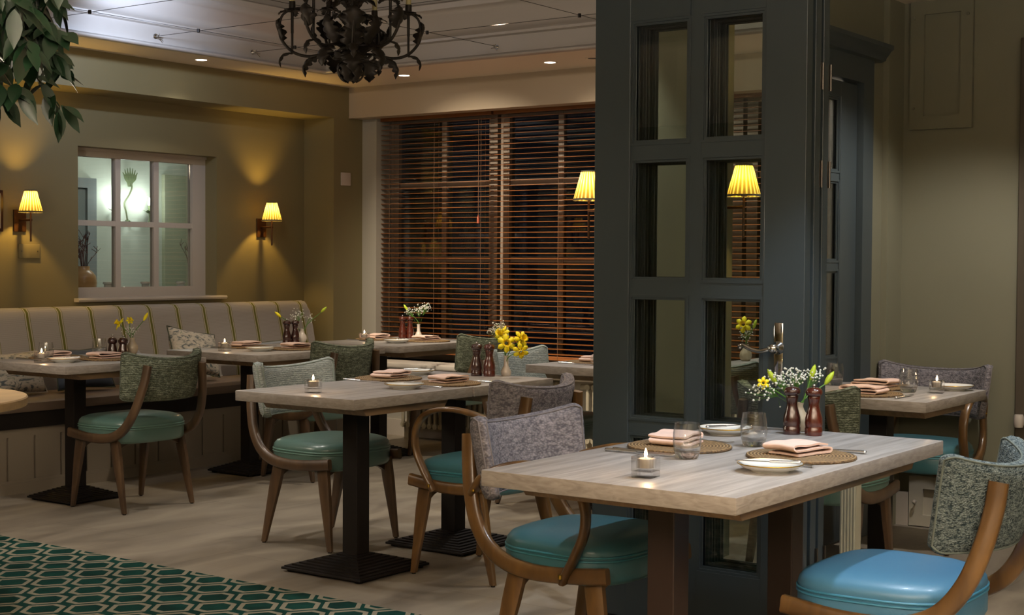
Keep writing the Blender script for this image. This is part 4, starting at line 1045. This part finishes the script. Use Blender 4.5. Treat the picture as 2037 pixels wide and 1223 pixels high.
blind(4.62, 6.205, 'brown slatted wooden blind running behind the edge of the door leaf', .07, None)
blind(3.40, 4.60, 'brown slatted wooden blind seen through the door glass', .07, None)
def radiator(y0, y1, label):
    t = thing('column_radiator', label, 'radiator', (8.20, 0, 0))
    bm = bmesh.new(); n = int((y1-y0)/.05)
    for k in range(n):
        yy = y0+.025+k*.05
        for dx in (-.035, .035):
            tube(bm, [(dx, yy, .11), (dx, yy, .455)], .013, 8)
        for z_ in (.105, .46): tube(bm, [(-.045, yy, z_), (.045, yy, z_)], .021, 10)
    tag(obj('columns', bm, M_RAD, t, 60))
    bm = bmesh.new()
    for z_ in (.105, .46): tube(bm, [(0, y0, z_), (0, y1, z_)], .018, 10)
    obj('header_pipes', bm, M_RAD, t, 60)
    bm = bmesh.new()
    for yy in (y0+.05, y1-.05): box(bm, -.03, .03, yy-.02, yy+.02, 0, .09); obj('foot', bm, M_RAD, t, 0); bm = bmesh.new()
    bm.free(); return t
radiator(5.55, 6.9, 'cream column radiator under the blinds between the corner and middle tables')
radiator(3.9, 5.35, 'cream column radiator under the blinds beside the door leaf')

# ================================================================ LAMPS
def sconce(px, py, wall, label, shade_off, group='wall lamps with pleated shades'):
    """wall: unit vector out of the wall; (px,py) back plate centre on the wall, shade centre = shade_off"""
    t = thing('wall_lamp', label, 'lamp', (shade_off[0], shade_off[1], 1.575), 0, group)
    ox, oy = px-shade_off[0], py-shade_off[1]
    a = .043
    if abs(wall[1]) > .5: bp = B((ox-a, ox+a, min(oy, oy+wall[1]*.014), max(oy, oy+wall[1]*.014), -.115, .02, .002))
    else: bp = B((min(ox, ox+wall[0]*.014), max(ox, ox+wall[0]*.014), oy-a, oy+a, -.115, .02, .002))
    obj('back_plate', bp, M_BRS, t, 0)
    bm = bmesh.new(); sweep(bm, [(ox+wall[0]*.01, oy+wall[1]*.01, -.045), (0, 0, -.045)], rsec(.012, .022, .1), None, 1); obj('arm', bm, M_BRS, t, 0)
    bm = bmesh.new(); tube(bm, [(0, 0, -.175), (0, 0, .03)], .0055, 10); lathe(bm, [(0, .0), (.013, .0), (.013, .035), (0, .035)], 12, (0, 0, .0)); obj('stem', bm, M_BRS, t, 40)
    bm = bmesh.new(); NP = 22
    lathe(bm, [(.070, .004), (.069, .010), (.0355, .128), (.0345, .134)], NP*4, (0, 0, 0), rf=lambda th, z: 1+.05*math.sin(th*NP)*(1 if .01 < z < .13 else .3), caps=False)
    sh = obj('shade', bm, M_SHADE, t, 60)
    bm = bmesh.new()
    lathe(bm, [(.0715, 0), (.0725, .0), (.0705, .009), (.0695, .009)], 40, caps=False); obj('shade_trim', bm, M_TRIMG, sh, 40)
    bm = bmesh.new(); lathe(bm, [(.036, .129), (.037, .129), (.0358, .137), (.0348, .137)], 30, caps=False); obj('shade_trim', bm, M_TRIMG, sh, 40)
    bm = bmesh.new(); lathe(bm, [(0, .036), (.008, .036), (.010, .05), (.007, .068), (0, .08)], 12); obj('bulb', bm, emis('warm bulb', 'ffd070', 8), t, 60)
    point('wall_lamp_light', (shade_off[0], shade_off[1], 1.575+.085), 14.0, YEL, .012)
    return t
sconce(5.495, 7.70, (0, -1), 'wall lamp with pleated cream shade left of the internal window', (5.475, 7.555))
sconce(7.535, 7.70, (0, -1), 'wall lamp with pleated cream shade between internal window and corner', (7.505, 7.555))
sconce(5.60, 3.445, (0, 1), 'wall lamp shade cut by the left edge of the door leaf', (5.60, 3.62))
sconce(5.56, 2.995, (0, -1), 'wall lamp seen through the upper right door panes', (5.56, 2.82))
# downlights in the soffit
for i, (x, y, lb, on) in enumerate(((6.48, 7.16, 'lit recessed downlight above the internal window wall', 1), (7.812, 6.58, 'lit recessed downlight to the right of the chandelier tip', 1), (7.818, 5.36, 'lit recessed downlight above the right blind', 1), (7.805, 5.02, 'unlit recessed downlight disc beside the top of the door leaf', 0))):
    t = thing('downlight', lb, 'downlight', (x, y, 2.58), 0, 'recessed downlights in the ceiling edge')
    bm = bmesh.new(); lathe(bm, [(.036, 0), (.050, 0), (.050, -.004), (.036, -.002)], 32, caps=False); obj('bezel', bm, M_CEIL, t, 40)
    bm = bmesh.new(); lathe(bm, [(0, -.0015), (.036, -.0015), (.036, 0), (0, 0)], 24); obj('lamp_face', bm, M_SPOTE if on else plain('dark lamp face', '3a332c', .4), t, 40)
# cable grid with clamps and little spotlights
WZ = 2.65
def wire(a, b, label):
    bm = bmesh.new(); tube(bm, [a, b], .0016, 5); o = obj('tension_cable', bm, M_BLACK, None, 60)
    o['label'] = label; o['category'] = 'cable'; return o
for x, lb in ((5.18, 'thin ceiling cable crossing the leaves at the upper left'), (5.965, 'thin ceiling cable crossing to the left of the chandelier'), (6.775, 'thin ceiling cable passing behind the chandelier')): wire((x, TY0, WZ), (x, TY1, WZ), lb)
for y, lb in ((6.615, 'thin ceiling cable along the left side of the tray'), (5.53, 'thin ceiling cable running past the right of the chandelier'), (4.45, 'thin ceiling cable nearest the door leaf')): wire((TX0, y, WZ+.004), (TX1, y, WZ+.004), lb)
bmc = None
first = None
for x in (5.18, 5.965, 6.775):
    for y in (6.615, 5.53, 4.45):
        lb = 'small black cable clamp %s the ceiling cable grid' % {(5.18, 6.615): 'beside the leaves on', (5.965, 6.615): 'left of the chandelier on', (6.775, 6.615): 'left rear of', (5.18, 5.53): 'near the middle left of', (5.965, 5.53): 'at the centre of', (6.775, 5.53): 'just right of the chandelier on', (5.18, 4.45): 'nearest the camera on', (5.965, 4.45): 'on the right centre of', (6.775, 4.45): 'beside the door leaf on'}[(x, y)]
        if first is None:
            bm = bmesh.new(); lathe(bm, [(0, -.009), (.009, -.009), (.010, 0), (.009, .012), (0, .013)], 12); first = obj('cable_clamp', bm, M_BLACK, None, 40); c = first
        else: c = first.copy(); C.objects.link(c)
        c.location = (x, y, WZ); c['label'] = lb; c['category'] = 'clamp'; c['group'] = 'cable clamps'
first = None
for x, y, rz, lb in ((5.965, TY1, 0, 'chrome cable anchor on the lit tray side, left one'), (6.775, TY1, 0, 'chrome cable anchor on the tray side, right of the lit one'), (TX1, 6.615, -PI/2, 'chrome cable anchor behind the chandelier'), (TX1, 5.53, -PI/2, 'chrome cable anchor on the tray above the right downlight')):
    if first is None:
        bm = bmesh.new(); lathe(bm, [(0, 0), (.016, 0), (.016, .004), (0, .004)], 14); bmesh.ops.rotate(bm, verts=bm.verts, matrix=Matrix.Rotation(PI/2, 3, 'X'))
        tube(bm, [(0, -.004, 0), (0, -.03, 0)], .005, 8); tube(bm, [(-.012, -.02, .012), (.0, -.035, .0), (.014, -.025, .014)], .003, 6); tube(bm, [(-.018, -.035, -.01), (.02, -.05, -.012)], .003, 6); tube(bm, [(0, -.03, 0), (.03, -.04, -.03)], .002, 5)
        first = obj('cable_anchor', bm, M_CHROME, None, 40); c = first
    else: c = first.copy(); C.objects.link(c)
    c.location = (x, y, WZ); c.rotation_euler = (0, 0, rz); c['label'] = lb; c['category'] = 'anchor'; c['group'] = 'cable anchors'

# ================================================================ CHANDELIER
def acanthus(bm, path, W, up, lobes=5, k=18, cup=.25, mi=0):
    """serrated leaf along a path; W half width; up: surface normal hint"""
    P = smoothpath(path, max(2, k//(len(path)-1))); n = len(P)-1; rows = []
    for i, p in enumerate(P):
        q = i/n; t = (P[min(i+1, n)]-P[max(i-1, 0)]).normalized()
        u = Vector(up); s = t.cross(u).normalized(); nn = s.cross(t)
        w_ = W*(math.sin(PI*min(1, q**.65*.98+.02))**.8+.05)*(1+.34*math.sin(q*lobes*2*PI+.6)*(q > .08))
        rows.append([bm.verts.new(p-s*w_+nn*w_*cup), bm.verts.new(p-s*w_*.5+nn*w_*cup*.15), bm.verts.new(p), bm.verts.new(p+s*w_*.5+nn*w_*cup*.15), bm.verts.new(p+s*w_+nn*w_*cup)])
    for a, b in zip(rows, rows[1:]):
        for i in range(4): bm.faces.new([a[i], a[i+1], b[i+1], b[i]]).material_index = mi
CH = (4.494, 4.07, 2.03)
ch = thing('chandelier', 'dark bronze chandelier with curling acanthus leaf arms hanging at the top', 'chandelier', CH)
def solid(o, t=.003):
    s = o.modifiers.new('s', 'SOLIDIFY'); s.thickness = t; s.offset = 0; return o
bm = bmesh.new(); lathe(bm, [(0, .085), (.035, .088), (.042, .098), (.042, .112), (.035, .118), (.022, .125), (.030, .15), (.034, .175), (.028, .20), (.016, .215), (.014, .26), (.022, .30), (.016, .36), (.012, .70), (.0, .705)], 24)
obj('stem', bm, M_BRONZE, ch, 50)
bm = bmesh.new(); lathe(bm, [(0, .0), (.012, .006), (.022, .02), (.025, .045), (.020, .07), (.010, .086), (0, .09)], 16)
cb = obj('bottom_finial', bm, M_BRONZE, ch, 50)
def rad(a, r, z): return Vector((r*math.cos(a), r*math.sin(a), z))
for k in range(6):
    a = k*PI/3+.3; bm = bmesh.new(); acanthus(bm, [rad(a, .015, .09), rad(a, .052, .07), rad(a, .055, .035), rad(a, .04, .008), rad(a, .02, -.004)], .022, (math.cos(a), math.sin(a), 0), 4, 16, -.3); solid(obj('finial_leaf', bm, M_BRONZE, cb, 60))
for ring, (nr, z0, rr, zz, W) in enumerate(((6, .13, .085, -.055, .034), (7, .175, .08, .05, .032), (6, .23, .085, .05, .030), (6, .30, .095, .05, .036), (5, .40, .09, .06, .034))):
    for k in range(nr):
        a = k*2*PI/nr+ring*.5; bm = bmesh.new()
        acanthus(bm, [rad(a, .02, z0), rad(a, .045, z0+zz*.55), rad(a, .07, z0+zz*.7), rad(a, rr+.01, z0+zz*.25)], W, (-math.cos(a)*.3, -math.sin(a)*.3, 1), 5, 16); solid(obj('leaf', bm, M_BRONZE, ch, 60))
for k in range(7):
    a = k*2*PI/7+.32
    s = 1.0 if k % 2 == 0 else .80; dz = 0 if k % 2 == 0 else .03
    arm = [rad(a, .03, .115+dz), rad(a, .10*s, .115+dz), rad(a, .18*s, .105+dz), rad(a, .245*s, .125+dz), rad(a, .290*s, .175+dz), rad(a, .300*s, .225+dz)]
    bm = bmesh.new(); tube(bm, arm, .0062, 8, 5); ar = obj('arm', bm, M_BRONZE, ch, 60)
    # upper scroll
    bm = bmesh.new(); tube(bm, [rad(a, .300*s, .225+dz), rad(a, .285*s, .275+dz), rad(a, .235*s, .30+dz), rad(a, .17*s, .30+dz)], .005, 8, 5); obj('scroll', bm, M_BRONZE, ar, 60)
    up = (-math.cos(a), -math.sin(a), .6)
    bm = bmesh.new(); acanthus(bm, [rad(a, .285*s, .17+dz), rad(a, .305*s, .21+dz), rad(a, .312*s, .245+dz), rad(a, .298*s, .262+dz)], .040, (-math.cos(a), -math.sin(a), 0), 4, 14, .5); solid(obj('arm_leaf', bm, M_BRONZE, ar, 60))
    bm = bmesh.new(); acanthus(bm, [rad(a, .10*s, .117+dz), rad(a, .14*s, .155+dz), rad(a, .165*s, .20+dz), rad(a, .16*s, .235+dz)], .040, (-1*math.cos(a), -math.sin(a), .3), 5, 16, .3); solid(obj('arm_leaf', bm, M_BRONZE, ar, 60))
    bm = bmesh.new(); acanthus(bm, [rad(a, .13*s, .108+dz), rad(a, .175*s, .095+dz), rad(a, .20*s, .055+dz), rad(a, .19*s, .02+dz)], .040, (math.cos(a), math.sin(a), .6), 5, 16, -.3); solid(obj('arm_leaf', bm, M_BRONZE, ar, 60))
    bm = bmesh.new(); acanthus(bm, [rad(a, .24*s, .12+dz), rad(a, .28*s, .115+dz), rad(a, .30*s, .085+dz), rad(a, .292*s, .06+dz)], .016, (math.cos(a), math.sin(a), .6), 4, 12, -.3); solid(obj('arm_leaf', bm, M_BRONZE, ar, 60))
    bm = bmesh.new(); c0 = rad(a, .245*s, .0); lathe(bm, [(0, .222+dz), (.006, .20+dz), (.006, .285+dz), (.030, .292+dz), (.034, .298+dz), (.014, .302+dz), (.013, .33+dz), (0, .33+dz)], 14, (c0.x, c0.y, 0)); tube(bm, [rad(a, .245*s, .125+dz), rad(a, .245*s, .22+dz)], .005, 6); cu = obj('candle_cup', bm, M_BRONZE, ar, 50)
    bm = bmesh.new(); lathe(bm, [(0, .33+dz), (.011, .33+dz), (.011, .40+dz), (0, .40+dz)], 12, (c0.x, c0.y, 0)); obj('candle_tube', bm, plain('chandelier candle', 'b8aa7a', .5), ar, 50)
    for j in range(4):
        b_ = a+j*PI/2; d_ = Vector((math.cos(b_), math.sin(b_), 0)); base = Vector((c0.x, c0.y, .288+dz))
        bm = bmesh.new(); acanthus(bm, [base, base+d_*.03+Vector((0, 0, .002)), base+d_*.05+Vector((0, 0, -.004)), base+d_*.058+Vector((0, 0, -.012))], .015, (0, 0, 1), 4, 10, .1); solid(obj('cup_leaf', bm, M_BRONZE, ar, 60), .002)
bm = bmesh.new(); tube(bm, [(0, 0, .70), (0, 0, 1.265)], .005, 8); lathe(bm, [(0, 1.225), (.05, 1.24), (.06, 1.27), (0, 1.27)], 20); obj('hanging_rod', bm, M_BRONZE, ch, 50)

# ================================================================ FICUS
fx = thing('ficus_tree', 'leafy green ficus branches hanging into the upper left of the photo', 'tree', (1.75, 2.75, .0))
bm = bmesh.new(); lathe(bm, [(0, .008), (.17, .008), (.22, .40), (.235, .42), (.235, .45), (.21, .45), (.20, .42), (0, .40)], 32); obj('pot', bm, plain('grey planter', '6a665f', .6), fx, 40)
rr = random.Random(21)
bm = bmesh.new(); tube(bm, [(0, 0, .40), (.02, .01, 1.0), (-.02, .02, 1.6), (.0, .0, 2.1)], .028, 10, 5, taper=lambda q: 1-.55*q); obj('trunk', bm, M_TWIG, fx, 60)
FO = Vector((1.75, 2.75, 0))
def leaf_blade(bm, p, d, n_, L, W):
    d = d.normalized(); s = d.cross(n_).normalized(); n_ = s.cross(d).normalized(); rows = []
    for q, w_ in ((0, .06), (.15, .55), (.35, .95), (.55, 1.0), (.75, .72), (.88, .34), (1.0, .03)):
        c = p+d*L*q+Vector((0, 0, -1))*L*.18*q*q
        rows.append([bm.verts.new(c-s*W*w_+n_*W*.28*w_), bm.verts.new(c), bm.verts.new(c+s*W*w_+n_*W*.28*w_)])
    for a, b in zip(rows, rows[1:]):
        for i in range(2): bm.faces.new([a[i], a[i+1], b[i+1], b[i]])
bl = bmesh.new()
R_ = Vector((.5858, -.8105, 0)); D_ = Vector((.8105, .5858, 0))
def PP(px, py, D): # a spot in the tree crown described by its bearing and height from the seating side
    return D_*D+R_*(D*(px-1018)/2909)+Vector((0, 0, 1.3+(520-py)*D/2909))-FO
for bi in range(20):
    ex, ey = rr.uniform(-120, 125), rr.uniform(-60, 205); D = rr.uniform(2.65, 3.1)
    if bi < 8: ex = rr.uniform(20, 128); ey = 225-bi*32+rr.uniform(-12, 12)
    if bi in (0, 1, 2): ey = (222, 150, 195)[bi]; ex = (118, 128, 35)[bi]
    e = PP(ex, ey, D); a = PP(ex-rr.uniform(150, 240), ey-rr.uniform(130, 230), D+.05)
    st = Vector((0, 0, rr.uniform(1.75, 2.05)))
    pts = [st, st.lerp(a, .6)+Vector((0, 0, .05)), a, a.lerp(e, .5)+Vector((0, 0, .035)), e]
    bm = bmesh.new(); tube(bm, pts, .0045, 6, 5, taper=lambda q: 1-.75*q); obj('branch', bm, M_TWIG, fx, 60)
    P = smoothpath(pts, 10)
    for i in range(len(P)//2, len(P)):
        for s in (0, 1, 0, 1):
            if rr.random() < .4: continue
            d = Vector((rr.gauss(0, .5), rr.gauss(0, .5), rr.uniform(-1.25, -.15)))+R_*(.25+.5*(s-.5)); nn = Vector((rr.gauss(0, .6), rr.gauss(0, .6), 1))-D_*.6
            q = P[i]+Vector((rr.gauss(0, .008), rr.gauss(0, .008), rr.gauss(0, .004)))
            leaf_blade(bl, q, d, nn, rr.uniform(.042, .064), rr.uniform(.0115, .0155))
tag(obj('foliage', bl, M_LEAF, fx, 60), kind='stuff')

# ================================================================ THINGS IN THE NEXT ROOM
bm = B((5.2, 8.6, 7.905, 8.75, .99, 1.03, .003), (5.3, 5.36, 8.6, 8.66, 0, .99), (8.3, 8.36, 8.6, 8.66, 0, .99))
tag(obj('console_shelf', bm, M_FRAME, None, 0), 'white shelf running below the internal window in the next room', 'shelf')
for k, (x, lb) in enumerate(((6.375, 'low white candle pot behind the left panes'), (6.695, 'low white candle pot behind the middle panes'), (7.01, 'low white candle pot behind the right panes'))):
    t = thing('candle_pot', lb, 'candle', (x, 7.96, 1.03), 0, 'candle pots along the internal window')
    bm = bmesh.new(); lathe(bm, [(0, 0), (.018, 0), (.024, .02), (.026, .095), (.034, .100), (.032, .112), (.02, .112), (.018, .09), (0, .09)], 20); obj('pot', bm, M_CHINA, t, 50)
    bm = bmesh.new(); lathe(bm, [(0, .091), (.016, .091), (.016, .108), (0, .110)], 14); obj('wax', bm, emis('glowing wax', 'ffdf9a', 1.5), t, 50)
def twig_vase(name, label, loc, prof, mat, n, lean, hgt, seed):
    t = thing(name, label, 'vase', loc); r_ = random.Random(seed)
    bm = bmesh.new(); lathe(bm, prof, 28); obj('vase_body', bm, mat, t, 60)
    bm = bmesh.new(); zt = prof[-1][1]-.05
    for k in range(n):
        e = Vector((lean+r_.gauss(0, .06), r_.gauss(0, .04), hgt*r_.uniform(.7, 1))); mid = Vector((e.x*.35+r_.gauss(0, .015), e.y*.4, (zt+e.z)*.5))
        tube(bm, [(0, 0, zt), mid, e], .0035, 5, 5, taper=lambda q: 1-.7*q)
        for j in range(4):
            q = mid.lerp(e, r_.uniform(.1, .9)); tube(bm, [q, q+Vector((r_.gauss(0, .03), r_.gauss(0, .02), r_.uniform(.02, .06)))], .002, 4)
    obj('twigs', bm, plain('dark red twigs', '5a3a34', .8), t, 60); return t
twig_vase('twig_vase', 'peach glazed urn holding bare twigs in the next room', (6.53, 8.42, 1.03), [(0, 0), (.055, 0), (.085, .05), (.095, .10), (.085, .15), (.06, .18), (.045, .19), (.045, .215), (.038, .215), (.038, .19), (0, .18)], plain('peach glaze', 'c79a66', .35, coat=.4), 14, .01, .46, 4)
twig_vase('twig_vase', 'dark green glass jug with leaning twigs in the next room', (7.56, 8.42, 1.03), [(0, 0), (.04, 0), (.05, .03), (.05, .07), (.03, .10), (.02, .12), (.024, .13), (.018, .13), (.016, .11), (0, .10)], plain('dark green glass', '1c5a48', .15, coat=.8), 7, -.08, .42, 6)
sc = thing('wall_sconce', 'leafy white metal wall light with two candle arms in the next room', 'lamp', (8.03, 9.80, 1.70))
bm = bmesh.new(); tube(bm, [(0, -.03, -.10), (-.03, -.05, -.02), (-.05, -.05, .06), (0.0, -.05, .13), (.03, -.05, .20), (.01, -.04, .26)], .007, 8, 5); tube(bm, [(0, -.03, -.10), (0, -.005, -.08)], .006); obj('stem', bm, plain('verdigris metal', '77805f', .5), sc, 60)
MV = plain('pale verdigris leaf', '6d7a56', .5)
for k in range(7):
    a = (k-3)*.30; bm = bmesh.new(); acanthus(bm, [(.01, -.04, .20), (.01+.05*math.sin(a), -.05, .26), (.01+.10*math.sin(a), -.05, .25+.11*math.cos(a))], .014, (0, -1, 0), 2, 10, .1); solid(obj('leaf', bm, MV, sc, 60))
for s in (-1, 1):
    bm = bmesh.new(); tube(bm, [(0, -.04, -.08), (s*.08, -.07, -.13), (s*.17, -.09, -.09), (s*.18, -.09, -.02)], .006, 8, 5); ar = obj('arm', bm, MV, sc, 60)
    bm = bmesh.new(); lathe(bm, [(0, -.02), (.02, -.015), (.035, 0), (.012, .003), (.012, .05), (0, .05)], 14, (s*.18, -.09, 0)); obj('candle_cup', bm, MV, ar, 50)
    bm = bmesh.new(); lathe(bm, [(0, .05), (.010, .05), (.014, .075), (.008, .10), (0, .115)], 12, (s*.18, -.09, 0)); obj('bulb', bm, emis('white bulb', 'f4fff8', 25), ar, 60)
    for j in range(5):
        b_ = j*2*PI/5; d_ = Vector((math.cos(b_), math.sin(b_), 0)); base = Vector((s*.18, -.09, -.01)); bm = bmesh.new()
        acanthus(bm, [base, base+d_*.03+Vector((0, 0, .008)), base+d_*.055+Vector((0, 0, .02))], .014, (0, 0, 1), 2, 8, .1); solid(obj('cup_leaf', bm, MV, ar, 60), .002)
    point('sconce_light', (8.03+s*.14, 9.66, 1.80), 2.2, (.92, 1, .97), .03)
